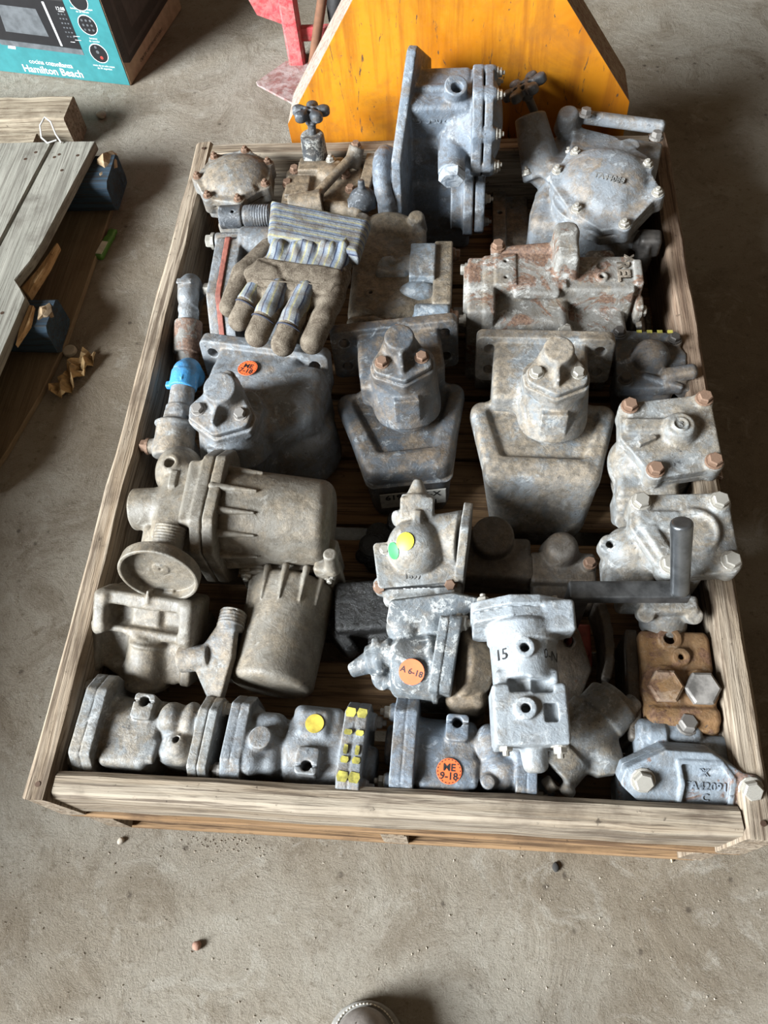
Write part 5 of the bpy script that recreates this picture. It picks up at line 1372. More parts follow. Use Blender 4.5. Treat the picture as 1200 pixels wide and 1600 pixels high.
# ================================================================== S  three piston valves along the front board
def piston_valve(label, O, yaw, mat, boltm, variant):
    t = thing('piston_valve', label, 'valve', (O[0], O[1], DECK), (0, 0, yaw))
    b = Body(0.0021, 0.008)
    hl = 0.098
    RX = (90, 0, 90)
    big = [(-0.040, -0.055), (0.050, -0.055), (0.066, -0.03), (0.066, 0.045), (0.042, 0.064), (-0.045, 0.060), (-0.064, 0.03), (-0.062, -0.03)]
    sm = [(x * 0.86, y * 0.86) for x, y in big]
    b.poly(big, 0.0165, (-hl + 0.0215, 0.0, 0.072), RX, cr=0.008, r=0.002, k=0.004); b.poly(big, 0.0165, (-hl + 0.0045, 0.0, 0.072), RX, cr=0.008, r=0.002, k=0.0006)
    b.poly(sm, 0.0145, (hl - 0.0195, -0.004, 0.072), RX, cr=0.008, r=0.002, k=0.004); b.poly(sm, 0.0145, (hl - 0.0045, -0.004, 0.072), RX, cr=0.008, r=0.002, k=0.0006)
    b.cyl((-hl, 0, 0.072), (hl, 0, 0.072), 0.042)
    b.cyl((-hl + 0.012, 0, 0.072), (-hl + 0.05, 0, 0.072), 0.062, 0.046, r=0.004)
    b.cyl((hl - 0.045, 0, 0.072), (hl - 0.012, 0, 0.072), 0.042, 0.052, r=0.004)
    b.cyl((-hl + 0.03, 0, 0.072), (0.016, 0, 0.072), 0.053, r=0.008); b.box((-0.028, -0.018, 0.075), (0.075, 0.080, 0.098), 0.012)
    b.box((0.045, 0.0, 0.083), (0.056, 0.088, 0.080), 0.018)
    # split lug
    lx, ly = (-0.012, 0.034) if variant != 1 else (-0.024, 0.030)
    b.poly([(-0.010, -0.018), (0.010, -0.018), (0.010, 0.008), (-0.010, 0.008)], 0.05, (lx, ly, 0.112), (0, 0, 0), cr=0.006, r=0.002, k=0.004)
    b.cyl((lx, ly + 0.002, 0.10), (lx, ly + 0.002, 0.15), 0.0075, sub=True, r=0.0005, k=0.001); b.box((lx, ly + 0.002, 0.14), (0.034, 0.0028, 0.02), 0.0005, sub=True, k=0.0006)
    b.cyl((-hl - (0.035 if variant == 0 else 0.018), 0.012, 0.065), (-hl, 0.012, 0.065), 0.030, r=0.012)
    if variant == 0:
        b.ell((0.030, 0.020, 0.118), (0.020, 0.024, 0.022)); b.ell((0.058, 0.022, 0.116), (0.016, 0.026, 0.020)); b.ell((0.05, -0.018, 0.120), (0.018, 0.018, 0.014)); b.hole((0.048, -0.012, 0.133), (0, -0.1, 1), 0.0048, 0.02)
        b.box((-0.005, -0.03, 0.118), (0.05, 0.035, 0.012), 0.005); b.box((-0.032, -0.055, 0.05), (0.05, 0.03, 0.06), 0.008); b.box((0.085, -0.055, 0.06), (0.024, 0.014, 0.03), 0.004)
    elif variant == 1:
        b.box((-0.024, -0.030, 0.108), (0.046, 0.040, 0.046), 0.008); b.cyl((0.045, 0.004, 0.10), (0.048, 0.0, 0.139), 0.017, r=0.002)
        b.ell((0.062, 0.022, 0.110), (0.022, 0.028, 0.024)); b.ell((0.072, 0.0, 0.115), (0.02, 0.022, 0.016)); b.cyl((0.075, -0.045, 0.08), (0.07, -0.02, 0.1), 0.017)
    else:
        b.ell((0.035, 0.016, 0.118), (0.022, 0.026, 0.022)); b.ell((0.072, 0.012, 0.116), (0.018, 0.026, 0.022)); b.ell((0.055, -0.018, 0.119), (0.02, 0.016, 0.014)); b.cyl((0.036, -0.036, 0.1), (0.034, -0.040, 0.128), 0.010)
        b.box((-0.005, -0.03, 0.118), (0.05, 0.04, 0.012), 0.006); b.box((-0.035, -0.055, 0.05), (0.06, 0.035, 0.06), 0.01)
    bs = []
    for y, z in ((0.056, 0.108), (-0.052, 0.098)):
        p = V(-hl - 0.012, y * (0.9 if variant else 1), z); b.cyl(p, p + V(0.03, 0, 0), 0.0135, k=0.003); bs.append((p, V(-1, 0, 0)))
    for y, z in ((0.045, 0.11), (-0.045, 0.085)):
        p = V(hl + 0.006, y, z); b.cyl(p, p - V(0.03, 0, 0), 0.011, k=0.003); bs.append((p, V(1, 0, 0)))
    b.make('casting', mat, t)
    for p, d in bs: bolt(t, p, d, 0.0095, boltm, variant != 0)
    return t
S1 = piston_valve('dusty piston valve at the left end of the row along the front board', (-0.356, 0.108), -4, M_PALE, M_BOLTPALE, 0)
S2 = piston_valve('grey piston valve with yellow chalk marks and old yellow sticker along the front board', (-0.138, 0.098), 177, M_GREY, M_BOLTGREY, 1)
S3 = piston_valve('blue-grey piston valve with round orange ME sticker along the front board', (0.104, 0.098), -2, M_BLUEGREY, M_BOLTPALE, 2)
sticker(S3, (-0.020, -0.030, 0.1265), (0, -0.1, 1), 0.0175, [('ME', 0.26), ('9-18', -0.4)], (0, 1, 0))
disc('old_sticker', (-0.026, -0.028, 0.1312), (0, 0, 1), 0.0135, M_OLDYELLOW, S2, 0.0015, 28)
for i, (y, w, h) in enumerate(((0.043, 0.015, 0.013), (0.020, 0.011, 0.008), (0.006, 0.006, 0.012), (-0.018, 0.011, 0.007), (-0.046, 0.014, 0.012))):
    for xo in (-0.0768, -0.0932):
        slab('chalk_mark', [(xo - w / 2, y - h / 2), (xo + w * 0.3, y - h * 0.6), (xo + w / 2, y), (xo + w * 0.35, y + h / 2), (xo - w * 0.4, y + h * 0.55), (xo - w * 0.6, y)], 0.1438, 0.1449, M_YELLOWPAINT, S2)

# ================================================================== T  two paint-chipped valves in the middle
B0 = (0.04, 0.39, DECK)
t = thing('dome_valve', 'dusty dome valve with round yellow and green stickers below the charcoal valve', 'valve', B0)
b = Body(0.0021, 0.005, B0)
b.cyl((0.026, 0.405, 0.20), (0.026, 0.400, 0.29), 0.045); b.ell((0.024, 0.398, 0.292), (0.045, 0.044, 0.046))
b.cyl((0.024, 0.425, 0.29), (0.024, 0.478, 0.318), 0.027, 0.025, r=0.003); b.box((0.024, 0.458, 0.31), (0.052, 0.034, 0.045), 0.004, rot=(28, 0, 0)); b.cyl((0.024, 0.470, 0.318), (0.024, 0.496, 0.335), 0.020, 0.006, r=0.004); b.cyl((0.0, 0.445, 0.300), (-0.010, 0.440, 0.306), 0.013); b.box((0.026, 0.428, 0.325), (0.012, 0.03, 0.016), 0.003)
b.path([(0.05, 0.43, 0.305), (0.085, 0.43, 0.310)], 0.018); b.cyl((0.055, 0.42, 0.285), (0.092, 0.415, 0.29), 0.036, 0.046)
b.poly([(-0.050, -0.055), (0.045, -0.05), (0.050, 0.035), (0.0, 0.055), (-0.045, 0.03)], 0.014, (0.098, 0.405, 0.285), (90, 0, 84), cr=0.008, r=0.002, k=0.004)
P4 = [(-0.060, 0.030), (0.046, 0.034), (0.060, -0.022), (-0.054, -0.028)]
b.poly(P4, 0.012, (0.026, 0.372, 0.282), (14, 0, 4), cr=0.007, r=0.002, k=0.003); b.poly([(x * .98, y * .98) for x, y in P4], 0.024, (0.027, 0.370, 0.263), (14, 0, 4), cr=0.007, r=0.002, k=0.0008)
b.box((0.034, 0.352, 0.232), (0.122, 0.055, 0.075), 0.010, rot=(14, 0, 4)); b.box((0.036, 0.332, 0.245), (0.10, 0.02, 0.045), 0.006, rot=(32, 0, 4)); b.box((0.04, 0.36, 0.165), (0.11, 0.09, 0.06), 0.01)
b.box((0.072, 0.335, 0.262), (0.03, 0.025, 0.016), 0.005, rot=(20, 0, 4))
for x, y in ((-0.030, 0.348), (0.078, 0.352)): b.cyl((x, y, 0.235), (x, y - 0.004, 0.272), 0.011)
b.make('casting', M_PALE, t)
for x, y, z in ((-0.030, 0.340, 0.268), (0.078, 0.346, 0.272)): bolt(t, (x, y, z), (0, -0.5, 0.85), 0.009, M_BOLTRUST, off=B0)
for x, y in ((-0.024, 0.392), (0.050, 0.400), (0.068, 0.395)): bolt(t, (x, y, 0.294), (0, -0.2, 0.97), 0.007, M_BOLTPALE, off=B0)
band = cbox('painted_band', (-0.047, -0.0006, -0.008), (0.047, 0.0006, 0.008), M_INK, t)
band.location = V(0.026, 0.3385, 0.270) - V(*B0); band.rotation_euler = (math.radians(14), 0, math.radians(4))
text_obj('band_lettering', '1-1-I-I-I', 0.014, M_WHITE, band, (0, -0.0008, 0), (0, -1, 0), (0, 0, 1), 0.0001, bold=0.0012)
n = V(-0.35, -0.55, 0.8).normalized(); c = V(0.024, 0.398, 0.292)
def on_ell(c, r, d):
    d = V(*d).normalized(); s = 1 / math.sqrt(sum((d[i] / r[i]) ** 2 for i in range(3))); return c + d * s
er = (0.045, 0.044, 0.046)
def cap_patch(name, c, r, d, ang, mat, parent, off, lift=0.0012, ycut=None):
    """a thin label that follows the rounded dome"""
    q = frame_from(d, (0, 1, 0)); bm = bmesh.new(); rings = []
    for i in range(6):
        a = ang * i / 5
        rings.append([bm.verts.new(on_ell(c, r, q @ V(math.sin(a) * math.cos(f), math.sin(a) * math.sin(f), math.cos(a))) * 1.0 + (q @ V(0, 0, 1)) * lift - V(*off)) for f in [2 * PI * k / 22 for k in range(22)]] if i else [bm.verts.new(on_ell(c, r, d) + V(*d).normalized() * lift - V(*off))])
    for k in range(22): bm.faces.new((rings[0][0], rings[1][k], rings[1][(k + 1) % 22]))
    for a, e in zip(rings[1:], rings[2:]):
        for k in range(22): bm.faces.new((a[k], e[k], e[(k + 1) % 22], a[(k + 1) % 22]))
    return obj(name, bm, mat, parent, smooth=True)
cap_patch('green_sticker', c, er, (-0.75, -0.42, 0.52), 0.30, M_GREENST, t, B0, 0.0012)
cap_patch('yellow_sticker', c, er, (-0.32, -0.25, 0.9), 0.32, M_YELLOWST, t, B0, 0.002)
text_obj('cast_letters', '1897', 0.013, M_CASTGREY, t, (0.02, 0.352, 0.2835), (0, -0.24, 0.97), (0, 0.97, 0.24), 0.0012, bold=0.0004, off=B0)

B0 = (0.06, 0.235, DECK)
t = thing('cap_valve', 'chipped grey valve with orange sticker and side nozzle, in front of the dome valve', 'valve', B0)
b = Body(0.0021, 0.006, B0)
b.poly([(-0.055, -0.01), (-0.05, 0.012), (0.035, 0.02), (0.07, 0.012), (0.06, -0.02)], 0.013, (0.048, 0.288, 0.300), (35, 0, 4), cr=0.008, r=0.002)
b.box((0.040, 0.272, 0.235), (0.085, 0.035, 0.10), 0.010); b.ell((0.010, 0.272, 0.275), (0.026, 0.026, 0.026)); b.ell((0.055, 0.272, 0.278), (0.024, 0.028, 0.024))
b.cyl((0.065, 0.220, 0.255), (-0.008, 0.212, 0.262), 0.053, 0.044, r=0.016); b.cyl((0.050, 0.218, 0.256), (0.058, 0.219, 0.256), 0.0545, r=0.002, k=0.002); b.box((0.045, 0.21, 0.19), (0.08, 0.07, 0.08), 0.012)
b.poly([(-0.045, -0.055), (0.045, -0.06), (0.055, 0.0), (0.05, 0.055), (-0.04, 0.05)], 0.017, (0.082, 0.226, 0.262), (90, -12, 82), cr=0.010, r=0.002)
b.poly([(-0.045, -0.055), (0.045, -0.06), (0.055, 0.0), (0.05, 0.055), (-0.04, 0.05)], 0.014, (0.066, 0.225, 0.264), (90, -12, 82), cr=0.009, r=0.002, k=0.001)
b.cyl((0.0, 0.232, 0.268), (-0.04, 0.222, 0.258), 0.026, 0.024, r=0.004); b.cyl((-0.035, 0.223, 0.26), (-0.068, 0.208, 0.252), 0.018, 0.010, r=0.004); b.box((-0.025, 0.224, 0.262), (0.012, 0.055, 0.05), 0.004, rot=(0, 0, 12))
b.port((-0.018, 0.193, 0.256), (-0.15, -0.55, 0.8), 0.0115, 0.005, 0.006, 0.02); b.path([(-0.02, 0.20, 0.25), (0.02, 0.20, 0.25)], 0.015)
b.make('casting', M_CHIPPED, t)
b = Body(0.0024, 0.006, B0)
b.cyl((0.088, 0.227, 0.262), (0.135, 0.232, 0.245), 0.056, 0.046, r=0.010); b.box((0.105, 0.205, 0.20), (0.06, 0.09, 0.12), 0.014)
b.make('mud_cap', M_BROWNISH, t)
for p in ((0.094, 0.268, 0.312), (0.096, 0.186, 0.225), (0.125, 0.185, 0.215)): bolt(t, p, (1, -0.15, 0.35), 0.0115, M_BOLTPALE, True, off=B0)
nn = V(-0.12, -0.42, 0.90).normalized(); pp = V(0.027, 0.216, 0.2585) + V(0, -0.42, 0.90).normalized() * 0.0505
disc('sticker', pp, nn, 0.0185, M_ORANGE, t, 0.001, 30, (0, 1, 0), B0)
text_obj('sticker_writing', 'A 6-18', 0.012, M_INK, t, pp + nn * 0.0012, nn, (0.3, 1, 0), 0.0001, bold=0.0003, off=B0)

# oily black block and small black fittings half hidden below
B0 = (-0.05, 0.31, DECK)
t = thing('oily_block', 'glossy black oily iron block in the gap left of the orange sticker valve', 'casting', B0)
b = Body(0.0022, 0.006, B0)
b.box((-0.055, 0.325, 0.185), (0.10, 0.085, 0.095), 0.008, rot=(0, 0, 6)); b.box((-0.02, 0.285, 0.18), (0.06, 0.06, 0.06), 0.008); b.cyl((-0.085, 0.285, 0.185), (-0.10, 0.27, 0.185), 0.034, 0.03, r=0.008); b.cyl((-0.10, 0.30, 0.18), (-0.125, 0.30, 0.18), 0.022)
b.make('casting', M_OILY, t)
B0 = (-0.05, 0.45, DECK)
t = thing('black_fitting', 'small glossy black threaded fitting beside the dome valve stem', 'fitting', B0)
b = Body(0.002, 0.003, B0)
b.cyl((-0.045, 0.47, 0.14), (-0.045, 0.462, 0.21), 0.022); b.cyl((-0.02, 0.49, 0.14), (-0.01, 0.48, 0.23), 0.02); b.path([(-0.045, 0.462, 0.185), (-0.07, 0.43, 0.19)], 0.014)
for i in range(5): b.cyl((-0.055, 0.438, 0.165 + i * 0.012), (-0.055, 0.438, 0.170 + i * 0.012), 0.021, r=0.001)
b.cyl((-0.055, 0.438, 0.135), (-0.055, 0.438, 0.22), 0.017)
b.make('fitting', M_OILY, t)

# ================================================================== U  pale relay lying towards the front
B0 = (0.178, 0.19, DECK)
t = thing('relay_valve', 'pale grey cylindrical relay valve with two ports lying over the front row', 'valve', B0)
b = Body(0.0019, 0.005, B0)
F0, F1 = V(0.178, 0.278, 0.340), V(0.190, 0.092, 0.318)
ax = (F1 - F0).normalized()
def along(f, dx=0, dz=0): return F0 + (F1 - F0) * f + V(dx, 0, dz)
yawU = math.degrees(math.atan2(ax.x, -ax.y))
pit = -math.degrees(math.asin(ax.z))
RU = (90 - pit, 0, yawU)
fl = [(-0.062, -0.03), (-0.062, 0.018), (-0.015, 0.036), (0.022, 0.034), (0.060, 0.018), (0.060, -0.03)]
b.poly(fl, 0.015, along(0.02), RU, cr=0.008, r=0.002, k=0.002); b.poly([(x * 0.97, y * 0.97) for x, y in fl], 0.015, along(0.105), RU, cr=0.008, r=0.002, k=0.0008)
b.box(along(0.085, 0.048, 0.015), (0.045, 0.045, 0.05), 0.006, rot=(pit, 0, yawU))
b.cyl(along(0.10), along(0.55), 0.047, 0.044, r=0.003); b.cyl(along(0.12), along(0.26), 0.050, 0.049, r=0.003)
b.box(along(0.60, 0, -0.005), (0.084, 0.05, 0.075), 0.006, rot=(pit, 0, yawU)); b.box(along(0.78), (0.098, 0.075, 0.085), 0.005, rot=(pit, 0, yawU)); b.box(along(0.94), (0.094, 0.022, 0.085), 0.003, rot=(pit, 0, yawU), k=0.001)
b.cyl(along(0.56, -0.012, 0.035), along(0.66, -0.012, 0.035), 0.014, sub=True, k=0.006); b.cyl(along(0.56, 0.018, 0.035), along(0.66, 0.018, 0.035), 0.014, sub=True, k=0.006)
b.box(along(0.80, 0.026, 0.040), (0.018, 0.024, 0.02), 0.003, rot=(pit, 0, yawU), sub=True, k=0.002)
b.port(along(0.36, -0.002, 0.042), (-0.05, -0.12, 1), 0.0135, 0.0062, 0.008, 0.03); b.port(along(0.78, -0.006, 0.036), (-0.08, -0.12, 1), 0.0145, 0.0062, 0.014, 0.03)
b.cyl(along(0.95, 0.004, -0.004), along(1.16, 0.006, -0.004), 0.019, 0.016, r=0.010)
b.make('casting', M_RELAY, t)
for dx in (-0.052, 0.048): bolt(t, along(-0.025, dx, 0.012), -ax, 0.0085, M_BOLTPALE, True, off=B0)
for dx in (-0.034, 0.036): bolt(t, along(1.0, dx, 0.02), ax, 0.0095, M_BOLTPALE, True, off=B0)
bolt(t, along(0.155, 0.045, 0.024), (0.1, -0.5, 0.8), 0.009, M_BOLTPALE, off=B0)
text_obj('marker_writing', '15', 0.022, M_INK, t, along(0.40, -0.033, 0.0325), (-0.68, -0.08, 0.70), (0, 1, 0), 0.0002, off=B0)
text_obj('marker_writing', '0-N', 0.019, M_INK, t, along(0.39, 0.033, 0.0318), (0.70, -0.08, 0.68), (0, 1, 0), 0.0002, off=B0)

# V, W  half hidden castings in the middle of the crate
B0 = (0.255, 0.235, DECK)
t = thing('port_flange', 'brownish drilled flange plate standing behind the pale relay valve', 'flange', B0)
b = Body(0.0022, 0.004, B0)
b.poly([(-0.05, -0.06), (0.03, -0.065), (0.045, 0.0), (0.02, 0.05), (-0.05, 0.05)], 0.014, (0.235, 0.235, 0.235), (32, 12, 0), cr=0.012, r=0.003); b.box((0.225, 0.25, 0.18), (0.07, 0.06, 0.09), 0.01)
b.hole((0.258, 0.262, 0.262), (0.2, -0.5, 0.8), 0.0085, 0.04)
b.make('flange', M_DULLBROWN, t)
B0 = (0.14, 0.43, DECK)
t = thing('stub_casting', 'dull brown casting with round stub deep in the crate right of the dome valve', 'casting', B0)
b = Body(0.0024, 0.006, B0)
b.cyl((0.145, 0.465, 0.14), (0.146, 0.455, 0.23), 0.036, 0.035, r=0.006); b.box((0.15, 0.43, 0.175), (0.12, 0.075, 0.05), 0.008); b.box((0.20, 0.415, 0.17), (0.03, 0.04, 0.06), 0.006)
b.make('casting', M_DULLBROWN, t)
B0 = (0.262, 0.43, DECK)
t = thing('mud_casting', 'mud crusted casting with rounded top between the pale cover casting and the stub', 'casting', B0)
b = Body(0.0024, 0.006, B0)
b.cyl((0.258, 0.445, 0.17), (0.258, 0.440, 0.232), 0.037, 0.024, r=0.012); b.box((0.262, 0.415, 0.182), (0.105, 0.055, 0.036), 0.006); b.box((0.262, 0.39, 0.16), (0.10, 0.08, 0.045), 0.01); b.cyl((0.302, 0.42, 0.18), (0.303, 0.418, 0.21), 0.012)
b.make('casting', M_DULLBROWN, t)
bolt(t, (0.303, 0.418, 0.21), (0, 0, 1), 0.009, M_BOLTRUST, off=B0)
B0 = (0.285, 0.29, DECK)
M_REDPART = plain('dull_red_enamel', (0.22, 0.035, 0.02), 0.6, var=0.2, bump=0.2)
t = thing('red_fitting', 'dull red block deep in the crate right of the pale relay', 'fitting', B0)
b = Body(0.0024, 0.004, B0); b.box((0.283, 0.285, 0.165), (0.035, 0.07, 0.055), 0.004); b.cyl((0.283, 0.27, 0.19), (0.283, 0.27, 0.2), 0.012)
b.make('block', M_REDPART, t)
B0 = (0.322, 0.285, DECK)
t = thing('curved_bar', 'dark curved iron bar standing between red block and rusty manifold', 'bar', B0)
b = Body(0.0022, 0.003, B0)
for i in range(5):
    a0 = -0.5 + i * 0.22
    b.box((0.300 + 0.022 * math.cos(a0 * 1.6), 0.335 - i * 0.024, 0.185), (0.014, 0.034, 0.08), 0.003, rot=(0, 0, 14 - i * 7))
b.make('bar', M_DULLBROWN, t)

# ================================================================== X  Y shaped casting
B0 = (0.275, 0.135, DECK)
t = thing('elbow_casting', 'pale Y shaped strainer casting lying at the front right beside the relay', 'casting', B0)
b = Body(0.002, 0.010, B0)
P0, P1 = V(0.228, 0.085, 0.215), V(0.322, 0.188, 0.225)
du = (P1 - P0).normalized(); dn = V(du.y, -du.x, 0)
b.cyl(P0, P1, 0.034, 0.034, r=0.003, k=0.004); b.cyl(P1 - du * 0.036, P1, 0.040, r=0.004, k=0.003); b.cyl(P0, P0 + du * 0.038, 0.0395, 0.038, r=0.003, k=0.002)
b.cyl((P0 + P1) / 2 + du * 0.006, (P0 + P1) / 2 + dn * 0.052 - V(0, 0, 0.012) - du * 0.004, 0.036, 0.024, r=0.004, k=0.010)
b.poly([(-0.050, 0.0), (0.040, 0.0), (0.028, 0.050), (0.010, 0.064), (-0.010, 0.060)], 0.020, (P0 + P1) / 2 - V(0, 0, 0.002), (0, 0, math.degrees(math.atan2(du.y, du.x)) + 180), cr=0.002, r=0.002, k=0.010)
b.cyl(P1 - du * 0.006, P1 + du * 0.010, 0.030, r=0.002, k=0.001); b.cyl(P1 - du * 0.01, P1 + du * 0.03, 0.022, sub=True, r=0.001, k=0.002)
b.cyl(P0 - du * 0.03, P0 + du * 0.012, 0.026, sub=True, r=0.001, k=0.002)
b.box((0.250, 0.165, 0.225), (0.055, 0.014, 0.040), 0.004, rot=(0, 0, 48)); b.box((0.268, 0.150, 0.23), (0.02, 0.03, 0.02), 0.006, rot=(0, 0, 48), k=0.008)
b.cyl((0.336, 0.172, 0.235), (0.350, 0.188, 0.235), 0.013); b.cyl((0.228, 0.066, 0.240), (0.216, 0.058, 0.236), 0.011); b.cyl((0.252, 0.062, 0.235), (0.243, 0.050, 0.230), 0.011, r=0.006)
b.box((0.28, 0.13, 0.16), (0.05, 0.06, 0.05), 0.01)
b.make('casting', M_PALE, t)
B0 = (0.222, 0.072, DECK)
t = thing('round_plug', 'small blue-grey round plug lying beneath the Y shaped casting', 'plug', B0)
b = Body(0.002, 0.004, B0); b.ell((0.212, 0.065, 0.165), (0.026, 0.022, 0.03)); b.cyl((0.212, 0.065, 0.133), (0.212, 0.065, 0.15), 0.02)
b.make('plug', M_BLUEGREY, t)

# ================================================================== Y  rusty manifold block
B0 = (0.41, 0.21, DECK)
t = thing('rusty_manifold', 'ochre rusty manifold block with two big hex plugs beside the right board', 'manifold', B0)
b = Body(0.0022, 0.005, B0)
b.box((0.410, 0.215, 0.195), (0.10, 0.15, 0.12), 0.008); b.box((0.412, 0.255, 0.245), (0.098, 0.055, 0.02), 0.006); b.cyl((0.415, 0.155, 0.25), (0.41, 0.152, 0.25), 0.01)
b.box((0.413, 0.163, 0.250), (0.098, 0.026, 0.022), 0.009); b.box((0.418, 0.145, 0.19), (0.095, 0.03, 0.09), 0.008)
b.cyl((0.403, 0.276, 0.22), (0.403, 0.276, 0.25), 0.026); b.port((0.403, 0.276, 0.254), (0, -0.1, 1), 0.0175, 0.0085, 0.006, 0.03); b.port((0.416, 0.248, 0.256), (0, -0.2, 1), 0.013, 0.0042, 0.006, 0.02)
b.cyl((0.388, 0.205, 0.22), (0.388, 0.203, 0.258), 0.031, r=0.004); b.cyl((0.438, 0.204, 0.22), (0.438, 0.202, 0.258), 0.028, r=0.004)
b.hole((0.402, 0.143, 0.255), (0, 0, 1), 0.004, 0.02)
b.make('casting', M_RUSTYELLOW, t)
for x, y, z, m in ((0.388, 0.202, 0.258, M_RUSTYELLOW), (0.438, 0.200, 0.260, M_BOLTGREY)):
    me = prism_mesh('hex_plug', 6, 0.025, 0.016, 0.2); o = link('hex_plug', me, m, t)
    M = frame_from((-0.05, -0.2, 1)).to_4x4(); M.translation = V(x, y, z) - V(*B0); o.matrix_local = M
for sx, nm in ((-1, 0), (1, 1)):
    b = Body(0.0024, 0.003, B0)
    x0 = 0.411 + sx * 0.060
    b.box((x0 + (0.003 if sx > 0 else 0.0), 0.215, 0.185), (0.018, 0.165, 0.10), 0.004, rot=(0, 0, -3 if sx > 0 else -2))
    b.make('side_plate', M_DULLBROWN, t)

# ================================================================== Z  grey cover with raised part number
OZ = (0.405, 0.075, DECK)
t = thing('cover_block', 'grey two bolt cover casting with raised TA42091 lettering in the front right corner', 'casting', OZ, (0, 0, -1))
b = Body(0.0019, 0.006)
RZ = (30, 0, 0)
RZm = Euler([math.radians(30), 0, 0]).to_matrix(); nz = RZm @ V(0, 0, 1)
CZ = V(0.0, -0.004, 0.125)
cz = [(-0.082, -0.004), (-0.078, 0.010), (-0.030, 0.036), (0.025, 0.036), (0.080, 0.004), (0.080, -0.006), (0.030, -0.042), (-0.018, -0.040), (-0.055, -0.028)]
b.poly(cz, 0.020, CZ, RZ, cr=0.008, r=0.003); b.poly([(x * 1.02, y * 1.02) for x, y in cz], 0.024, CZ - nz * 0.021, RZ, cr=0.007, r=0.003, k=0.002)
b.poly([(-0.010, -0.026), (-0.006, 0.0), (-0.012, 0.026), (0.038, 0.027), (0.052, 0.010), (0.050, -0.026)], 0.012, CZ + nz * 0.0115, RZ, cr=0.002, r=0.002, sub=True, k=0.003)
b.poly([(-0.014, -0.030), (-0.010, 0.0), (-0.016, 0.030), (0.040, 0.031), (0.056, 0.012), (0.054, -0.03)], 0.006, CZ + nz * 0.010, RZ, cr=0.003, r=0.002, k=0.003)
b.poly([(-0.008, -0.025), (-0.004, 0.0), (-0.010, 0.025), (0.037, 0.026), (0.049, 0.010), (0.047, -0.025)], 0.016, CZ + nz * 0.0145, RZ, cr=0.002, r=0.001, sub=True, k=0.002)
b.box((0.01, 0.03, 0.06), (0.14, 0.075, 0.10), 0.012); b.box((0.0, -0.005, 0.03), (0.165, 0.05, 0.055), 0.012); b.box((-0.015, 0.068, 0.105), (0.09, 0.03, 0.03), 0.010); b.cyl((-0.045, 0.062, 0.11), (-0.02, 0.062, 0.112), 0.014)
b.box((0.075, -0.022, 0.06), (0.035, 0.03, 0.10), 0.004); b.cyl(CZ + RZm @ V(0.052, -0.042, -0.015), CZ + RZm @ V(0.052, -0.042, -0.004), 0.016)
bz = [CZ + RZm @ V(-0.062, 0.002, 0.010), CZ + RZm @ V(0.078, 0.0, 0.010)]
for p in bz: b.cyl(p - nz * 0.03, p + nz * 0.001, 0.0185)
b.make('casting', M_COVER, t)
for p in bz: bolt(t, p + nz * 0.0015, nz, 0.0135, M_BOLTPALE)
bolt(t, (0.008, 0.075, 0.117), (0.1, 0.2, 1), 0.013, M_BOLTGREY)
up = RZm @ V(0, 1, 0)
for s, dx, dy, sz in (('TA42091', 0.021, -0.003, 0.0155), ('X', 0.017, 0.015, 0.015), ('C', 0.021, -0.018, 0.014)):
    text_obj('cast_letters', s, sz, M_CASTBLUE, t, CZ + RZm @ V(dx, dy, 0.0064), nz, up, 0.0012, bold=0.0001)
text_obj('cast_letters', 'X', 0.015, M_CASTBLUE, t, CZ + RZm @ V(0.020, 0.0155, 0.0064), nz, up, 0.0012, bold=0.0001)

# ================================================================== work glove lying over the castings
def fabric(name, axis, period=0.0165):
    t = NT(name)
    tc = t.n('ShaderNodeTexCoord'); sp = t.n('ShaderNodeSeparateXYZ'); t.l(tc.outputs['Object'], sp.inputs[0])
    co = tc.outputs['Object']
    v = t.math('MULTIPLY', sp.outputs[axis], 1.0 / period)
    v = t.math('ADD', v, t.math('MULTIPLY', t.noise(co, 30, 2), 0.25))
    f = t.math('FRACT', v)
    navy = t.math('LESS_THAN', t.math('ABSOLUTE', t.math('SUBTRACT', f, 0.25)), 0.055)
    yel = t.math('LESS_THAN', t.math('ABSOLUTE', t.math('SUBTRACT', f, 0.72)), 0.075)
    blue = t.math('LESS_THAN', t.math('ABSOLUTE', t.math('SUBTRACT', f, 0.40)), 0.10)
    weave = t.noise(co, 900, 2, 0.5)
    col = t.mix(t.ramp(weave, 0.35, 0.65), (0.15, 0.165, 0.175), (0.255, 0.27, 0.28))
    col = t.mix(t.math('MULTIPLY', blue, 0.5), col, (0.11, 0.16, 0.25))
    col = t.mix(t.math('MULTIPLY', yel, 0.75), col, (0.34, 0.31, 0.15))
    col = t.mix(t.math('MULTIPLY', navy, 0.9), col, (0.03, 0.04, 0.08))
    col = t.mix(t.math('MULTIPLY', t.ramp(t.noise(co, 28, 8, 0.7), 0.42, 0.64), 0.7), col, (0.12, 0.092, 0.066))
    nm = t.bump(weave, 0.5, 0.0012); nm = t.bump(t.noise(co, 45, 5, 0.6), 0.5, 0.006, nm)
    return t.done(col, 0.9, nm, spec=0.15)
def leather_mat():
    t = NT('dirty_suede'); co = t.coords(rnd=False)
    a = t.noise(co, 34, 9, 0.75, 0.6); f = t.noise(co, 500, 4, 0.7)
    col = t.mix(t.ramp(a, 0.35, 0.66), (0.085, 0.064, 0.046), (0.225, 0.185, 0.14))
    col = t.mix(t.ramp(f, 0.52, 0.72, 0, 0.7), col, (0.36, 0.31, 0.24))
    col = t.mix(t.ramp(f, 0.44, 0.30, 0, 0.7), col, (0.05, 0.038, 0.028))
    nm = t.bump(f, 0.9, 0.002); nm = t.bump(a, 0.5, 0.006, nm)
    return t.done(col, 0.95, nm, spec=0.12)
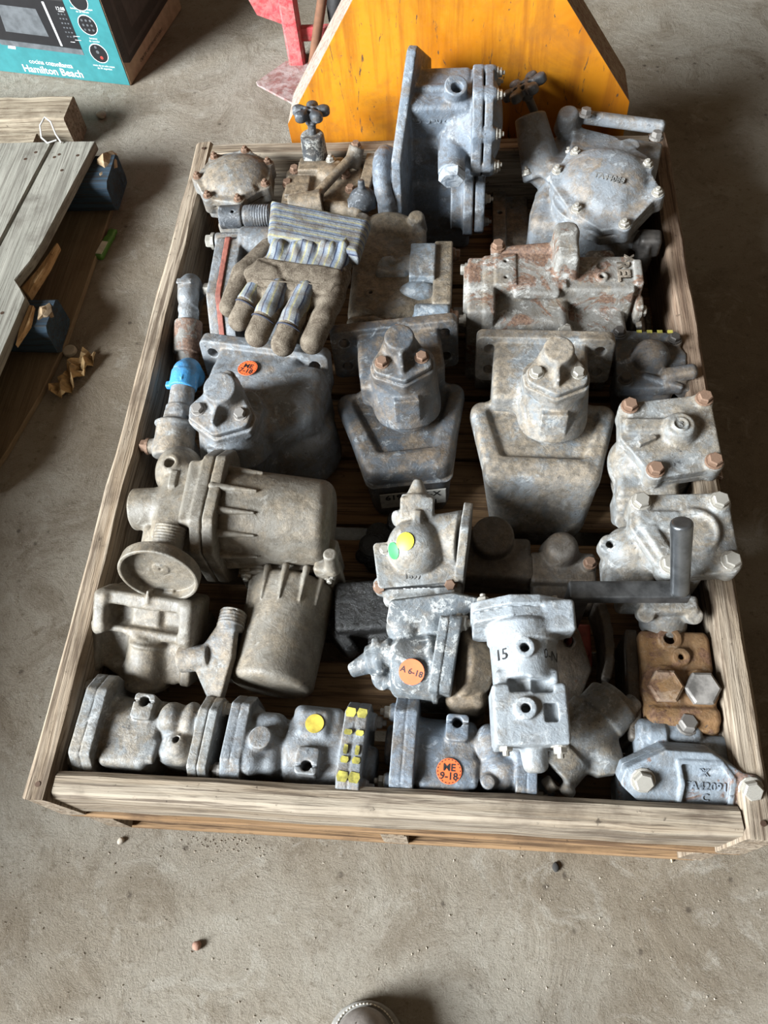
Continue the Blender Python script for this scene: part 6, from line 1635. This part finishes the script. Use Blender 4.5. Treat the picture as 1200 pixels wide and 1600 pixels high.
M_FABX = fabric('striped_canvas_fingers', 0, 0.021)
M_FABY = fabric('striped_canvas_cuff', 1)
M_SUEDE = leather_mat()
M_BIND = plain('navy_binding', (0.03, 0.034, 0.055), 0.85, var=0.2, bump=0.3)
GO, GY = V(-0.195, 0.87, 0.335), -12
glove = thing('work_glove', 'dirty striped canvas work glove with suede fingers lying over the castings', 'glove', tuple(GO), (0, 0, GY))
Gi = Matrix.Rotation(math.radians(-GY), 3, 'Z')
def G(x, y, z): return Gi @ (V(x, y, z) - GO)

fing = [  # base, middle, tip, radius
    (G(-0.274, 0.868, 0.374), G(-0.288, 0.828, 0.374), G(-0.302, 0.797, 0.362), 0.0180),
    (G(-0.232, 0.850, 0.380), G(-0.248, 0.800, 0.378), G(-0.264, 0.762, 0.364), 0.0205),
    (G(-0.184, 0.845, 0.380), G(-0.200, 0.788, 0.380), G(-0.216, 0.742, 0.364), 0.0205),
    (G(-0.136, 0.845, 0.376), G(-0.151, 0.790, 0.374), G(-0.167, 0.748, 0.362), 0.0200)]
b = Body(0.0024, 0.010)
for p0, p1, p2, r in fing: b.path([p0, p1, p2], [r * 0.95, r, r * 1.02], k=0.006)
# palm: flattened, a hollow lump with soft folds
b.box(G(-0.200, 0.872, 0.372), (0.168, 0.100, 0.036), 0.016, rot=(3, 0, 0), k=0.012)
b.box(G(-0.186, 0.930, 0.372), (0.150, 0.080, 0.036), 0.016, rot=(2, 0, 0), k=0.012)
b.path([G(-0.272, 0.970, 0.364), G(-0.308, 0.905, 0.364), G(-0.328, 0.838, 0.352)], [0.019, 0.022, 0.018], k=0.006)
b.make('leather_body', M_SUEDE, glove)
# knuckle strap of suede and gathered canvas behind it
b = Body(0.002, 0.008)
b.box(G(-0.207, 0.872, 0.386), (0.162, 0.062, 0.024), 0.009, rot=(3, 0, 0))
for x, y in ((-0.255, 0.878), (-0.165, 0.868)): b.ell(G(x, y, 0.391), (0.045, 0.028, 0.011))
b.path([G(-0.28, 0.915, 0.400), G(-0.235, 0.890, 0.404), G(-0.222, 0.860, 0.403)], 0.004, sub=True, k=0.006)
b.make('knuckle_strap', M_SUEDE, glove)
tube('strap_seam', [G(-0.284, 0.862, 0.394), G(-0.262, 0.856, 0.4005), G(-0.23, 0.850, 0.4025), G(-0.20, 0.846, 0.4025), G(-0.165, 0.846, 0.400), G(-0.135, 0.848, 0.394)], 0.0011, M_SUEDE, glove, n=5)
b = Body(0.002, 0.008)
b.box(G(-0.190, 0.922, 0.382), (0.150, 0.070, 0.030), 0.012)
for i, (x, dx, ln) in enumerate(((-0.254, 0.012, 0.050), (-0.236, -0.006, 0.040), (-0.215, 0.010, 0.055), (-0.199, 0.004, 0.035), (-0.178, -0.010, 0.052), (-0.158, -0.004, 0.040), (-0.140, -0.012, 0.055), (-0.122, -0.006, 0.045))):
    b.path([G(x, 0.962, 0.394), G(x + dx * 0.5, 0.962 - ln * 0.5, 0.3975), G(x + dx, 0.962 - ln, 0.392)], [0.006, 0.0065, 0.003], k=0.010)
b.make('gathered_back', M_FABX, glove)
for i in range(3):
    p0, p1, p2, r = fing[i]
    b = Body(0.0018, 0.004)
    a0 = p0 + V(0, 0, 0.003); a1 = p1.lerp(p2, (0.05, 0.25, 0.35)[i]) + V(0, 0, 0.0025)
    b.path([a0, p1 + V(0, 0, 0.003), a1], [r * 0.97, r * 0.97, r * 0.96])
    bd = (p2 - p1).normalized()
    # trimmed so that the canvas sits only on the upper half of the finger and ends square
    b.box((a0 + a1) / 2 - V(0, 0, 0.030), (0.14, 0.14, 0.05), 0.001, sub=True, k=0.001)
    b.box(a1 + bd * 0.025, (0.08, 0.04, 0.08), 0.001, rot=(0, 0, math.degrees(math.atan2(bd.y, bd.x)) + 90), sub=True, k=0.001)
    b.make('finger_canvas', M_FABX, glove)
    q = frame_from(bd, (0, 0, 1)); e = a1 + bd * 0.005
    tube('finger_seam', [e + q @ V(1.03 * r * math.cos(f), 1.03 * r * math.sin(f), 0) for f in [PI * (0.02 + 0.96 * k / 8) for k in range(9)]], 0.0014, M_BIND, glove, n=5)
# cuff: stiff flattened sleeve, open end with a navy binding
cq = [G(-0.262, 0.962, 0), G(-0.268, 1.050, 0), G(-0.086, 1.012, 0), G(-0.100, 0.920, 0)]
cc = (cq[0] + cq[1] + cq[2] + cq[3]) / 4
b = Body(0.002, 0.004)
b.poly([(p.x - cc.x, p.y - cc.y) for p in cq], 0.034, (cc.x, cc.y, 0.387 - GO.z), (-3, 4, 0), cr=0.004, r=0.014)
e0, e1 = cq[1].lerp(cq[2], 0.5), (cq[1] - cq[0]).normalized()
b.path([cq[1].lerp(cq[2], 0.06) + V(0, 0.006, 0.387 - GO.z), cq[1].lerp(cq[2], 0.5) + V(0, 0.006, 0.386 - GO.z), cq[1].lerp(cq[2], 0.94) + V(0, 0.006, 0.386 - GO.z)], 0.009, sub=True, k=0.002)
b.make('cuff', M_FABY, glove)
A = [cq[1].lerp(cq[2], f) for f in (0.02, 0.2, 0.4, 0.6, 0.8, 0.98)]
rim = [p + V(0, -0.003, 0.4035 - GO.z + (0.001 if 0 < i < 5 else -0.006)) for i, p in enumerate(A)]
tube('cuff_binding', rim, 0.0042, M_BIND, glove, n=8)
rim2 = [p + V(0, 0.001, 0.373 - GO.z + (0 if 0 < i < 5 else 0.004)) for i, p in enumerate(A)]
tube('cuff_binding', rim2, 0.004, M_BIND, glove, n=8)
